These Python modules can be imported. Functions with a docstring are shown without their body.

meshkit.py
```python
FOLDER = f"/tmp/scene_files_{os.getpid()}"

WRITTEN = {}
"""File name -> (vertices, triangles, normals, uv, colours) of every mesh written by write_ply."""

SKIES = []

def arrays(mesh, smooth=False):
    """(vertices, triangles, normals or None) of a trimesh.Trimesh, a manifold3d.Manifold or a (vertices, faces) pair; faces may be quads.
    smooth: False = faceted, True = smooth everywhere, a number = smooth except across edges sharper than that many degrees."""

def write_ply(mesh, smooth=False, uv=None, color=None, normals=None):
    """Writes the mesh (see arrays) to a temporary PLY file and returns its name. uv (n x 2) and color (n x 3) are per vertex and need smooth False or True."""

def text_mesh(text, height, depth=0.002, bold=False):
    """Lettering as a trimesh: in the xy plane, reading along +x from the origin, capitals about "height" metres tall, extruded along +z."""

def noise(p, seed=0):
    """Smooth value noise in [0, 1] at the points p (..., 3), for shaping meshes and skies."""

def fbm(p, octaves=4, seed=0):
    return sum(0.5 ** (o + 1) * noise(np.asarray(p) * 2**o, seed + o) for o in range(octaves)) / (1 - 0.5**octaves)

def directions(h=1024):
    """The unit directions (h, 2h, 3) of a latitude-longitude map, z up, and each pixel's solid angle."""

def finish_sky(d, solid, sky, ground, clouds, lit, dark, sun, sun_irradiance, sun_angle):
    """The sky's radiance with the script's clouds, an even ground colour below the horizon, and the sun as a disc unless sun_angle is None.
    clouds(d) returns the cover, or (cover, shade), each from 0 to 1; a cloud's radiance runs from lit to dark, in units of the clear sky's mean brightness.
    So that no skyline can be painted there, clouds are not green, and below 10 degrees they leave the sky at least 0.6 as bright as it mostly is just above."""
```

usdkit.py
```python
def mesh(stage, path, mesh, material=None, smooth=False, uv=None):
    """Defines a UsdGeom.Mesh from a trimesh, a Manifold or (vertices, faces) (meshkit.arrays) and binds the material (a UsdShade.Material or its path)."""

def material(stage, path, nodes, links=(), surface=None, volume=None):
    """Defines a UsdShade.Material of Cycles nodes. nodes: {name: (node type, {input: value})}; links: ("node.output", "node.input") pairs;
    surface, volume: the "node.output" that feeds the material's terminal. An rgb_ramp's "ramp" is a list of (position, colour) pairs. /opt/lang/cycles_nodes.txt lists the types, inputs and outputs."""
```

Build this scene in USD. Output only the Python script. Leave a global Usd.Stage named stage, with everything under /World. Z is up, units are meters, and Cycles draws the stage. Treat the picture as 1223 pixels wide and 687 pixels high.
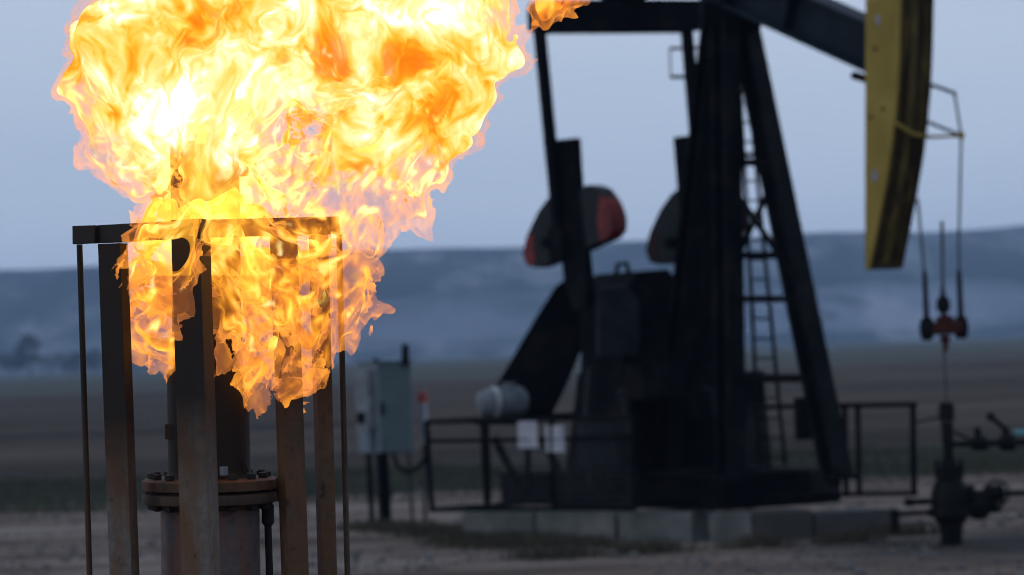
import math, random, numpy as np, trimesh, usdkit, meshkit
from pxr import Usd, UsdGeom, UsdLux, UsdShade, Gf, Sdf, Vt
from scipy import ndimage

stage = Usd.Stage.CreateInMemory()
UsdGeom.SetStageUpAxis(stage, 'Z')
UsdGeom.SetStageMetersPerUnit(stage, 1.0)
UsdGeom.Xform.Define(stage, '/World')
random.seed(7)
rng = np.random.default_rng(7)

# ------------------------------------------------------------------ camera
W, H = 1223.0, 687.0                     # the photograph's own pixels
HFOV = math.radians(18.0)
F = W / (2 * math.tan(HFOV / 2))         # focal length in those pixels
ZC = 2.4
PITCH = math.atan(77.0 / F)              # the horizon lies below the middle
ROLL = math.radians(2.2)
fw = np.array([0, math.cos(PITCH), math.sin(PITCH)])
r0 = np.array([1.0, 0, 0])
u0 = np.cross(r0, fw)
rt, up = r0 * math.cos(ROLL) - u0 * math.sin(ROLL), u0 * math.cos(ROLL) + r0 * math.sin(ROLL)
CAM = np.array([0, 0, ZC])
cam = UsdGeom.Camera.Define(stage, '/World/camera')
cam.CreateHorizontalApertureAttr(36.0)
cam.CreateVerticalApertureAttr(36.0 * 575 / 1024)
cam.CreateFocalLengthAttr(18.0 / math.tan(HFOV / 2))
cam.CreateClippingRangeAttr(Gf.Vec2f(0.1, 30000.0))
cam.CreateFStopAttr(3.4)
cam.CreateFocusDistanceAttr(10.9)
cam.CreateExposureAttr(0.0)
M4 = Gf.Matrix4d(*[float(x) for row in ((*rt, 0), (*up, 0), (*(-fw), 0), (*CAM, 1)) for x in row])
cam.AddTransformOp().Set(M4)

# ------------------------------------------------------------------ sky and sun
SUN_EL, SUN_AZ = math.radians(7.0), math.radians(-115.0)      # a veiled low sun behind the camera, to the left
sd = np.array([math.sin(SUN_AZ) * math.cos(SUN_EL), math.cos(SUN_AZ) * math.cos(SUN_EL), math.sin(SUN_EL)])
usdkit.material(stage, '/World/Looks/sky', {
    'tc': ('texture_coordinate', {}),
    'map': ('mapping', {'mapping_type': 'point', 'scale': (1.0, 1.0, 4.0)}),
    'sky': ('sky_texture', {'sky_type': 'single_scattering', 'sun_disc': False, 'sun_elevation': SUN_EL, 'sun_rotation': SUN_AZ}),
    'n': ('noise_texture', {'scale': 1.6, 'detail': 4.0, 'roughness': 0.5}),
    'veil': ('rgb_ramp', {'ramp': [(0.28, (3.3, 4.3, 6.2)), (0.5, (4.1, 5.0, 6.6)), (0.72, (4.75, 5.5, 6.9))]}),
    'cover': ('map_range', {'value': 0.5, 'from_min': 0.2, 'from_max': 0.8, 'to_min': 0.86, 'to_max': 0.97, 'clamp': True}),
    'mix': ('mix_color', {'blend_type': 'mix', 'use_clamp': False, 'use_clamp_result': False}),
    'bg': ('background_shader', {'strength': 0.115}),
}, [('tc.generated', 'map.vector'), ('map.vector', 'n.vector'), ('n.fac', 'veil.fac'), ('n.fac', 'cover.value'), ('cover.result', 'mix.fac'),
    ('sky.color', 'mix.a'), ('veil.color', 'mix.b'), ('mix.result', 'bg.color')], surface='bg.background')
dome = UsdLux.DomeLight.Define(stage, '/World/sky')
UsdShade.MaterialBindingAPI.Apply(dome.GetPrim()).Bind(UsdShade.Material.Get(stage, '/World/Looks/sky'))
dome.GetPrim().SetCustomDataByKey('kind', 'structure')
sun = UsdLux.DistantLight.Define(stage, '/World/sun')
sun.CreateNormalizeAttr(True)
sun.CreateIntensityAttr(0.12)
sun.CreateAngleAttr(20.0)
sun.CreateColorAttr(Gf.Vec3f(1.0, 0.93, 0.88))
z_ = sd; x_ = np.cross([0, 0, 1.0], z_); x_ /= np.linalg.norm(x_); y_ = np.cross(z_, x_)
sun.AddTransformOp().Set(Gf.Matrix4d(*[float(v) for row in ((*x_, 0), (*y_, 0), (*z_, 0), (0, 0, 50, 1)) for v in row]))

# ------------------------------------------------------------------ helpers: points
def ray(px, py):
    return fw + rt * ((px - W / 2) / F) + up * ((H / 2 - py) / F)

def P(px, py, D):                        # the point that lies D metres ahead along the view axis
    return CAM + D * ray(px, py)

def on_ground(px, py, z=0.0):
    r = ray(px, py)
    return CAM + r * ((z - ZC) / r[2])

# ------------------------------------------------------------------ helpers: prims
used = {}
def numbered(path):
    k = used.get(path, 0)
    used[path] = k + 1
    return path if k == 0 else f'{path}_{k:03d}'

def tag(prim, label=None, cat=None, group=None, kind=None):
    for k, v in (('label', label), ('category', cat), ('group', group), ('kind', kind)):
        if v:
            prim.SetCustomDataByKey(k, v)
    return prim

ORIGIN = {}
def thing(name, label, cat, loc=(0, 0, 0), group=None):
    path = numbered('/World/' + name)
    x = UsdGeom.Xform.Define(stage, path)
    x.AddTranslateOp().Set(Gf.Vec3d(*map(float, loc)))
    ORIGIN[path] = np.asarray(loc, float)
    return tag(x.GetPrim(), label, cat, group).GetPath().pathString

def part(parent, name, mesh, mat, smooth=35, label=None, kind=None):
    """One mesh (a trimesh or a list of them) in world coordinates under its thing or part."""
    if isinstance(mesh, list):
        mesh = trimesh.util.concatenate([trimesh.Trimesh(m.vertices, m.faces, process=False) for m in mesh])
    path = numbered(parent + '/' + name)
    o = ORIGIN[parent]
    ORIGIN[path] = o
    m = trimesh.Trimesh(np.array(mesh.vertices) - o, mesh.faces, process=False)
    pr = usdkit.mesh(stage, path, m, '/World/Looks/' + mat, smooth=smooth).GetPrim()
    tag(pr, label, None, None, kind)
    return path

def struct(name, mesh, mat, smooth=False, kind='structure', label=None, cat=None):
    path = numbered('/World/' + name)
    pr = usdkit.mesh(stage, path, mesh, '/World/Looks/' + mat, smooth=smooth).GetPrim()
    tag(pr, label, cat, None, kind)
    return path

# ------------------------------------------------------------------ helpers: shapes
def unit(v):
    v = np.asarray(v, float)
    return v / np.linalg.norm(v)

def extrude(poly, vec):
    """A polygon of 3-D points (in one plane) swept along vec."""
    poly, vec = np.asarray(poly, float), np.asarray(vec, float)
    n = len(poly)
    c = poly.mean(0)
    e1 = unit(poly[1] - poly[0]); nn = unit(vec); e1 = unit(e1 - nn * (e1 @ nn)); e2 = np.cross(nn, e1)
    flat = np.stack([(poly - c) @ e1, (poly - c) @ e2], 1)
    from shapely.geometry import Polygon
    import shapely
    pg = Polygon(flat)
    order = list(range(n))
    area = 0.5 * np.sum(flat[:, 0] * np.roll(flat[:, 1], -1) - np.roll(flat[:, 0], -1) * flat[:, 1])
    if area < 0:
        order = order[::-1]
    poly = poly[order]; flat = flat[order]
    v2, f2 = trimesh.creation.triangulate_polygon(Polygon(flat), engine='earcut')
    idx = [int(np.argmin(((flat - p) ** 2).sum(1))) for p in v2]
    f2 = np.array([[idx[a] for a in f] for f in f2])
    v = np.vstack([poly, poly + vec])
    def ccw(f):
        a, b, c2 = flat[f[0]], flat[f[1]], flat[f[2]]
        return f if (b[0]-a[0])*(c2[1]-a[1])-(b[1]-a[1])*(c2[0]-a[0]) > 0 else f[::-1]
    f2 = np.array([ccw(f) for f in f2])
    faces = [*(f2[:, ::-1]), *(f2 + n)]
    for i in range(n):
        j = (i + 1) % n
        faces += [[i, j, j + n], [i, j + n, i + n]]
    return trimesh.Trimesh(v, np.array(faces), process=False)

def bar(a, b, w, h=None, hint=(0, 0, 1), ch=0.12):
    """A bar from a to b, section w (sideways) by h (towards hint), edges chamfered."""
    h = w if h is None else h
    a, b = np.asarray(a, float), np.asarray(b, float)
    t = unit(b - a)
    hint = np.asarray(hint, float)
    if abs(unit(hint) @ t) > 0.98:
        hint = np.array([0, 1.0, 0]) if abs(t[1]) < 0.9 else np.array([1.0, 0, 0])
    s = unit(np.cross(t, hint)); n = np.cross(s, t)
    c = ch * min(w, h)
    x, y = w / 2, h / 2
    sec = [(-x + c, -y), (x - c, -y), (x, -y + c), (x, y - c), (x - c, y), (-x + c, y), (-x, y - c), (-x, -y + c)]
    return extrude([a + s * p + n * q for p, q in sec], b - a)

def tube(pts, r, sides=10, caps=True):
    pts = np.asarray(pts, float)
    rr = np.broadcast_to(np.asarray(r, float), (len(pts),))
    tt = np.gradient(pts, axis=0)
    tt /= np.linalg.norm(tt, axis=1, keepdims=True)
    ref = np.array([0, 0, 1.0]) if abs(tt[0][2]) < 0.9 else np.array([1.0, 0, 0])
    a = unit(np.cross(tt[0], ref))
    rings = []
    ang = np.arange(sides) * 2 * math.pi / sides
    for p, t, q in zip(pts, tt, rr):
        a = unit(a - t * (a @ t)); b = np.cross(t, a)
        rings.append(p + q * (np.cos(ang)[:, None] * a + np.sin(ang)[:, None] * b))
    v = np.vstack(rings); f = []
    for i in range(len(pts) - 1):
        for j in range(sides):
            k = (j + 1) % sides
            f += [[i*sides+j, i*sides+k, (i+1)*sides+k], [i*sides+j, (i+1)*sides+k, (i+1)*sides+j]]
    if caps:
        v = np.vstack([v, pts[0], pts[-1]]); n = len(v)
        for j in range(sides):
            k = (j + 1) % sides
            f += [[n-2, k, j], [n-1, (len(pts)-1)*sides+j, (len(pts)-1)*sides+k]]
    return trimesh.Trimesh(v, np.array(f), process=False)

def lathe(profile, base, axis=(0, 0, 1), sides=32):
    """(radius, height) pairs turned about an axis through base."""
    axis = unit(axis)
    a = unit(np.cross(axis, [0.3, 0.2, 1.0] if abs(axis[2]) < 0.9 else [1.0, 0, 0])); b = np.cross(axis, a)
    ang = np.arange(sides) * 2 * math.pi / sides
    v, f = [], []
    for r, z in profile:
        v.append(np.asarray(base) + axis * z + r * (np.cos(ang)[:, None] * a + np.sin(ang)[:, None] * b))
    n = len(profile)
    for i in range(n - 1):
        for j in range(sides):
            k = (j + 1) % sides
            f += [[i*sides+j, i*sides+k, (i+1)*sides+k], [i*sides+j, (i+1)*sides+k, (i+1)*sides+j]]
    v = np.vstack(v)
    v = np.vstack([v, np.asarray(base) + axis * profile[0][1], np.asarray(base) + axis * profile[-1][1]]); m = len(v)
    for j in range(sides):
        k = (j + 1) % sides
        f += [[m-2, k, j], [m-1, (n-1)*sides+j, (n-1)*sides+k]]
    return trimesh.Trimesh(v, np.array(f), process=False)

def boxat(c, ex, ey, ez, ch=0.06):
    """A box centred at c whose half-edges are the vectors ex, ey, ez, edges chamfered."""
    c, ex, ey, ez = (np.asarray(x, float) for x in (c, ex, ey, ez))
    return bar(c - ez, c + ez, 2 * np.linalg.norm(ex), 2 * np.linalg.norm(ey), hint=ey, ch=ch)

def torus(c, axis, R, r, n=28, m=8):
    axis = unit(axis)
    a = unit(np.cross(axis, [0.3, 0.2, 1.0])); b = np.cross(axis, a)
    th = np.arange(n + 1) * 2 * math.pi / n
    return tube([np.asarray(c) + R * (math.cos(t) * a + math.sin(t) * b) for t in th], r, m, caps=False)

# ------------------------------------------------------------------ materials
def L(name, nodes, links, surface='p.BSDF', volume=None):
    usdkit.material(stage, '/World/Looks/' + name, nodes, links, surface=surface, volume=volume)

def paint(name, c1, c2, scale=3.0, rough=0.5, metallic=0.0, bump=0.0, bscale=40.0, c3=None, spec=0.5, stretch=None):
    nodes = {'g': ('geometry', {}), 'n': ('noise_texture', {'scale': scale, 'detail': 6.0, 'roughness': 0.6}),
             'ramp': ('rgb_ramp', {'ramp': [(0.35, c1), (0.65, c2)] if c3 is None else [(0.3, c1), (0.5, c2), (0.66, c3)]}),
             'p': ('principled_bsdf', {'roughness': rough, 'metallic': metallic, 'specular_ior_level': spec})}
    links = [('n.fac', 'ramp.fac'), ('ramp.color', 'p.base_color')]
    if stretch:
        nodes['map'] = ('mapping', {'mapping_type': 'point', 'scale': stretch})
        links += [('g.position', 'map.vector'), ('map.vector', 'n.vector')]
    else:
        links += [('g.position', 'n.vector')]
    if bump:
        nodes['n2'] = ('noise_texture', {'scale': bscale, 'detail': 5.0, 'roughness': 0.6})
        nodes['b'] = ('bump', {'strength': bump, 'distance': 0.02})
        links += [('g.position', 'n2.vector'), ('n2.fac', 'b.height'), ('b.normal', 'p.normal')]
    L(name, nodes, links)

paint('black_paint', (0.0014, 0.0020, 0.0030), (0.0035, 0.0044, 0.006), 2.4, 0.65, c3=(0.010, 0.009, 0.009), spec=0.03)
paint('dark_blue_paint', (0.005, 0.010, 0.016), (0.009, 0.017, 0.025), 2.0, 0.55, spec=0.08)
paint('crank_grey', (0.007, 0.010, 0.014), (0.016, 0.018, 0.021), 3.0, 0.55, spec=0.1)
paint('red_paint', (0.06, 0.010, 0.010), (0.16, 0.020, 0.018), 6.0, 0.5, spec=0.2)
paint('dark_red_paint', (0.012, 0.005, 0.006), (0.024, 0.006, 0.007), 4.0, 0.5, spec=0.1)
paint('yellow_paint', (0.16, 0.116, 0.020), (0.23, 0.170, 0.034), 1.3, 0.6, c3=(0.27, 0.205, 0.048), spec=0.15)
paint('oily_face', (0.008, 0.005, 0.002), (0.030, 0.018, 0.005), 3.0, 0.6, c3=(0.085, 0.058, 0.014), stretch=(3.5, 3.5, 0.35), spec=0.12)
paint('worn_face', (0.02, 0.013, 0.004), (0.06, 0.043, 0.011), 3.0, 0.6, c3=(0.12, 0.088, 0.02), stretch=(3.0, 3.0, 0.5), spec=0.12)
paint('bare_steel', (0.03, 0.035, 0.04), (0.07, 0.075, 0.085), 5.0, 0.5, spec=0.2)
paint('rope_steel', (0.025, 0.028, 0.032), (0.045, 0.048, 0.052), 5.0, 0.5, spec=0.15)
paint('light_grey_paint', (0.07, 0.085, 0.10), (0.16, 0.18, 0.20), 5.0, 0.5, spec=0.2)
paint('cabinet_grey', (0.06, 0.09, 0.097), (0.085, 0.12, 0.125), 2.0, 0.5, spec=0.2)
paint('cabinet_side_lit', (0.08, 0.11, 0.14), (0.14, 0.17, 0.2), 3.0, 0.5, spec=0.2)  # paler copy of the cabinet grey: the lit side is painted into the colour
paint('white_paint', (0.22, 0.24, 0.27), (0.36, 0.37, 0.4), 4.0, 0.5)
paint('sign_white', (0.2, 0.225, 0.27), (0.29, 0.31, 0.35), 7.0, 0.5)
paint('sign_print', (0.10, 0.11, 0.13), (0.16, 0.17, 0.2), 4.0, 0.6)
paint('marker_red', (0.24, 0.03, 0.022), (0.36, 0.05, 0.035), 4.0, 0.5)
paint('concrete', (0.05, 0.058, 0.058), (0.10, 0.11, 0.108), 1.6, 0.9, bump=0.5, bscale=30, c3=(0.15, 0.155, 0.15))
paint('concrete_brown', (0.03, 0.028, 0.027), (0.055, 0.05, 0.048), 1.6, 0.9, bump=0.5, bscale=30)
paint('wellhead_paint', (0.0025, 0.003, 0.0036), (0.007, 0.007, 0.008), 5.0, 0.55, spec=0.07)
paint('rust_red', (0.03, 0.008, 0.005), (0.06, 0.014, 0.009), 6.0, 0.65, spec=0.1)
paint('decal_grey', (0.15, 0.14, 0.2), (0.22, 0.2, 0.28), 30.0, 0.5)
paint('blue_tape', (0.03, 0.16, 0.2), (0.06, 0.26, 0.3), 6.0, 0.5)

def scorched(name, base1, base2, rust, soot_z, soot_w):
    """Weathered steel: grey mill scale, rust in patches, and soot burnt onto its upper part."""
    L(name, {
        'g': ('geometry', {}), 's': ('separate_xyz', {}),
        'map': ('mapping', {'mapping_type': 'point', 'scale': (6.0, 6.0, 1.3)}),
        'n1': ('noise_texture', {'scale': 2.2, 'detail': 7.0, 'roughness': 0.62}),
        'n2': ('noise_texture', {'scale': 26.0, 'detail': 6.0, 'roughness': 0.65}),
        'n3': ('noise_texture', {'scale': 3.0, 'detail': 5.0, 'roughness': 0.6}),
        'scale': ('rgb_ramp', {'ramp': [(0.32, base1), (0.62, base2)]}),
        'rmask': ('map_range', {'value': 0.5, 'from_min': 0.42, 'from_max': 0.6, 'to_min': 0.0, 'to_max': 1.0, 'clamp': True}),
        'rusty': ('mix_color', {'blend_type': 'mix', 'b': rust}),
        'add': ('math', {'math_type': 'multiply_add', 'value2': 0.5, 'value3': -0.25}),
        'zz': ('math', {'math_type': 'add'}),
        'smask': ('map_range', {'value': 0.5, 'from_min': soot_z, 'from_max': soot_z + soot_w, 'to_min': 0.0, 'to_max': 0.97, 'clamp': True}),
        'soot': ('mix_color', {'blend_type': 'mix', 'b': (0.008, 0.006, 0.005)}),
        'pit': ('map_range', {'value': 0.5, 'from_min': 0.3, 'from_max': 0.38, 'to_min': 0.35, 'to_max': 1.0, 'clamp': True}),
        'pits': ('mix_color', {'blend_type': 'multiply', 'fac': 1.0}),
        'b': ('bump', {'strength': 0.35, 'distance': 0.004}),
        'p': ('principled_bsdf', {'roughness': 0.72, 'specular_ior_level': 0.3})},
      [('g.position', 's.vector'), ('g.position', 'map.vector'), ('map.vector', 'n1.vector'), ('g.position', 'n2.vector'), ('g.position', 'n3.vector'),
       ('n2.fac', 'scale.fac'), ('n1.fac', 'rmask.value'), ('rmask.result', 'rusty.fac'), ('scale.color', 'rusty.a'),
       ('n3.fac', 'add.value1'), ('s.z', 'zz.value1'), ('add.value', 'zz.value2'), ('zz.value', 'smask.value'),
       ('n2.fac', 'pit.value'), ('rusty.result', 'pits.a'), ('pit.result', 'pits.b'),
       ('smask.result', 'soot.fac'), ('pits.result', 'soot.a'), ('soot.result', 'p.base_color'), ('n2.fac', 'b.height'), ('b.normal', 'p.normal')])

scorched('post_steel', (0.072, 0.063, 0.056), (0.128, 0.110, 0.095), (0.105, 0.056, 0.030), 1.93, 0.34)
scorched('rust_steel', (0.035, 0.026, 0.02), (0.065, 0.045, 0.03), (0.05, 0.022, 0.012), 1.9, 0.5)
scorched('pipe_grey', (0.065, 0.056, 0.058), (0.105, 0.088, 0.086), (0.135, 0.058, 0.038), 2.3, 0.5)
scorched('burner_steel', (0.008, 0.006, 0.005), (0.015, 0.010, 0.008), (0.018, 0.009, 0.005), 2.0, 0.6)
scorched('brown_post', (0.045, 0.028, 0.017), (0.085, 0.054, 0.032), (0.10, 0.045, 0.018), 2.1, 0.3)  # browner version of the post steel, for the two right-hand posts
scorched('flange_steel', (0.024, 0.016, 0.011), (0.06, 0.034, 0.018), (0.085, 0.032, 0.012), 2.6, 0.6)

def ground_mat(name, stops, scale, stretch=(1, 1, 1), bump=0.6, bscale=9.0, extra=None, dist=0.08):
    nodes = {'g': ('geometry', {}), 'map': ('mapping', {'mapping_type': 'point', 'scale': stretch}),
             'n': ('noise_texture', {'scale': scale, 'detail': 8.0, 'roughness': 0.62}),
             'ramp': ('rgb_ramp', {'ramp': stops}),
             'fine': ('noise_texture', {'scale': bscale * 3, 'detail': 4.0, 'roughness': 0.7}),
             'fr': ('map_range', {'value': 0.5, 'from_min': 0.3, 'from_max': 0.7, 'to_min': 0.6, 'to_max': 1.35, 'clamp': True}),
             'mul': ('mix_color', {'blend_type': 'multiply', 'fac': 1.0, 'use_clamp': False}),
             'n2': ('noise_texture', {'scale': bscale, 'detail': 6.0, 'roughness': 0.7}), 'b': ('bump', {'strength': bump, 'distance': dist}),
             'p': ('principled_bsdf', {'roughness': 0.95, 'specular_ior_level': 0.15})}
    links = [('g.position', 'map.vector'), ('map.vector', 'n.vector'), ('n.fac', 'ramp.fac'), ('g.position', 'fine.vector'), ('fine.fac', 'fr.value'),
             ('ramp.color', 'mul.a'), ('fr.result', 'mul.b'), ('g.position', 'n2.vector'), ('n2.fac', 'b.height'), ('b.normal', 'p.normal')]
    out = 'mul.result'
    if extra:                            # a darker patch with a wavering edge round one spot
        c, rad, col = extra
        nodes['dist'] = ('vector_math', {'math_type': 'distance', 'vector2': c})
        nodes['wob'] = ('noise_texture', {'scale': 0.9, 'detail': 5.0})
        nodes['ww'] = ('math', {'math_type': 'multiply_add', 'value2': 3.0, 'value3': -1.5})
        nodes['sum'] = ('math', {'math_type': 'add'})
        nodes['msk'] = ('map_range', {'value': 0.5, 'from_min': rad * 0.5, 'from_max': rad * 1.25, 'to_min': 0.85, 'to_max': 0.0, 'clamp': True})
        nodes['blackish'] = ('mix_color', {'blend_type': 'mix', 'b': col})
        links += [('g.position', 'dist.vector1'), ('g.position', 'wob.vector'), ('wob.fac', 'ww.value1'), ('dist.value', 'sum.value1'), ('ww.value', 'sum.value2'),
                  ('sum.value', 'msk.value'), ('msk.result', 'blackish.fac'), (out, 'blackish.a')]
        out = 'blackish.result'
    L(name, nodes, links + [(out, 'p.base_color')])

# ------------------------------------------------------------------ the pumpjack's own frame
A_ = math.radians(55.0)
d = np.array([math.cos(A_), -math.sin(A_), 0])       # from the samson post towards the well
lat = np.array([math.sin(A_), math.cos(A_), 0])      # to the right and away
UP = np.array([0, 0, 1.0])
SAD = P(868, -10, 40.0)                              # the saddle bearing
S0 = np.array([SAD[0], SAD[1], 0])

def hit(px, py, point, normal):
    r = ray(px, py)
    return CAM + r * (((point - CAM) @ normal) / (r @ normal))

def pl(px, py, l):                                   # on the upright plane along the beam, l metres to its right
    return hit(px, py, S0 + lat * l, lat)

def pf(px, py, s):                                   # on the upright plane across the beam, s metres towards the well
    return hit(px, py, S0 + d * s, d)

def pz(px, py, z):
    return on_ground(px, py, z)

# ------------------------------------------------------------------ ground, fields, hills
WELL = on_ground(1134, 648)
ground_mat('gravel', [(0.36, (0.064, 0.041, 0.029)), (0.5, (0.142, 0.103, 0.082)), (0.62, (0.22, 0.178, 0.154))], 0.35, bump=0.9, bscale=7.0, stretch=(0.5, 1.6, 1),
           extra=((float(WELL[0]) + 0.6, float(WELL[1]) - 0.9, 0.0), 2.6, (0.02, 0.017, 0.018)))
ground_mat('soil', [(0.38, (0.020, 0.013, 0.009)), (0.5, (0.046, 0.030, 0.021)), (0.62, (0.080, 0.057, 0.041))], 0.06, stretch=(0.35, 1.2, 1), bump=1.0, bscale=1.6, dist=0.3)
ground_mat('grass_ground', [(0.3, (0.018, 0.022, 0.012)), (0.5, (0.028, 0.032, 0.018)), (0.7, (0.046, 0.044, 0.028))], 0.3, bump=0.8, bscale=6.0)
ground_mat('stubble', [(0.3, (0.026, 0.027, 0.017)), (0.7, (0.050, 0.046, 0.030))], 0.02, stretch=(0.3, 1.5, 1), bump=0.5, bscale=1.0)
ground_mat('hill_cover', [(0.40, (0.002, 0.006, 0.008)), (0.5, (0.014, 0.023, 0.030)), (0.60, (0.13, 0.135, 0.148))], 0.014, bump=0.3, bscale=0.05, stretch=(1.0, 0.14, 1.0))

def sheet(x0, x1, y0, y1, z, wob0=0.0, wob1=0.0, nx=120, ny=6, seed=0):
    """A flat sheet whose near and far edges wander a little."""
    xs = np.linspace(x0, x1, nx)
    e0 = y0 + wob0 * (meshkit.fbm(np.stack([xs * 0.12, 0 * xs, 0 * xs + seed], 1), 4) - 0.5)
    e1 = y1 + wob1 * (meshkit.fbm(np.stack([xs * 0.12, 0 * xs + 9, 0 * xs + seed], 1), 4) - 0.5)
    t = np.linspace(0, 1, ny)[:, None]
    Y = e0 * (1 - t) + e1 * t
    v = np.stack([np.broadcast_to(xs, Y.shape), Y, np.full(Y.shape, z)], -1).reshape(-1, 3)
    i, j = np.meshgrid(np.arange(ny - 1), np.arange(nx - 1), indexing='ij')
    q = np.stack([i*nx+j, i*nx+j+1, (i+1)*nx+j+1, (i+1)*nx+j], -1).reshape(-1, 4)
    return v, q

struct('ground', sheet(-9000, 9000, -3000, 12000, 0.0, nx=10), 'stubble')
struct('ploughed_field', sheet(-400, 400, 66, 300, 0.004, 5, 14, seed=3), 'soil')
struct('grass_verge', sheet(-120, 120, 52, 71, 0.010, 3, 5, nx=260, seed=4), 'grass_ground')
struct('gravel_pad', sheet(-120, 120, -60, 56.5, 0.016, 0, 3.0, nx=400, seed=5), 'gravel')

def hills():
    nx, ny = 260, 26
    xs = np.linspace(-3200, 3200, nx)
    base = np.array([1.0])
    v = np.zeros((ny, nx, 3))
    ridge = 92 + 10 * (meshkit.fbm(np.stack([xs * 0.0012, 0 * xs, 0 * xs], 1), 5, 3) - 0.5) * 2 + np.interp(xs, [-900, -480, -120, 100, 450, 900], [-12, -9, 3, 2, 2, 4])
    for k in range(ny):
        t = k / (ny - 1)
        y = 1900 + 1500 * t + 160 * (meshkit.fbm(np.stack([xs * 0.0018, 0 * xs + 4, 0 * xs + 0.2 * k], 1), 3, 5) - 0.5)
        prof = min(t / 0.45, 1.0); prof = prof * prof * (3 - 2 * prof)
        gul = (meshkit.fbm(np.stack([xs * 0.006, 0 * xs + 1.5 * t, 0 * xs], 1), 4, 8) - 0.5) * 26 * prof * (1 - min(1, max(0, (t - 0.3) / 0.3)))
        v[k] = np.stack([xs, y, -3 + prof * ridge * (1.0) + gul], 1)
    i, j = np.meshgrid(np.arange(ny - 1), np.arange(nx - 1), indexing='ij')
    q = np.stack([i*nx+j, i*nx+j+1, (i+1)*nx+j+1, (i+1)*nx+j], -1).reshape(-1, 4)
    return v.reshape(-1, 3), q
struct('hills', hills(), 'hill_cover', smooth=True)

# trees at the far edge of the fields, dim with distance
L('far_leaf', {'g': ('geometry', {}), 'n': ('noise_texture', {'scale': 0.4}), 'r': ('rgb_ramp', {'ramp': [(0.3, (0.010, 0.014, 0.010)), (0.7, (0.030, 0.036, 0.022))]}),
               'p': ('principled_bsdf', {'roughness': 0.9})}, [('g.position', 'n.vector'), ('n.fac', 'r.fac'), ('r.color', 'p.base_color')])
paint('far_bark', (0.02, 0.017, 0.014), (0.04, 0.034, 0.03), 1.0, 0.9)
def far_tree(px, py_base, py_top, Y, wpx, label):
    k = Y / F
    base = P(px, py_base, Y); base[2] = 0
    h = (py_base - py_top) * k; w = wpx * k
    t = thing('tree', label, 'tree', base, 'trees at the far edge of the field')
    part(t, 'trunk', tube([base, base + [0.1*w, 0, h*0.3], base + [0.0, 0, h*0.7]], [h*0.03, h*0.022, h*0.008], 8), 'far_bark')
    r_ = np.random.default_rng(int(px * 7 + Y))
    vs, fs = [], []
    for q in range(9):
        c = base + np.array([r_.uniform(-.36, .36)*w, r_.uniform(-.36, .36)*w, h*r_.uniform(.32, .86)])
        rad = w * r_.uniform(.16, .30) * (1.1 - .5*(c[2]/h))
        for _ in range(170):
            u = unit(r_.normal(size=3)); p = c + u * rad * r_.uniform(.55, 1.05) * np.array([1, 1, .9])
            e1 = unit(r_.normal(size=3)) * h * .035; e2 = unit(np.cross(e1, r_.normal(size=3))) * h * .022
            n = len(vs); vs += [p - e1, p + e2, p + e1, p - e2]; fs += [[n, n+1, n+2], [n, n+2, n+3]]
    part(t, 'crown', trimesh.Trimesh(np.array(vs), np.array(fs), process=False), 'far_leaf', smooth=False)
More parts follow.
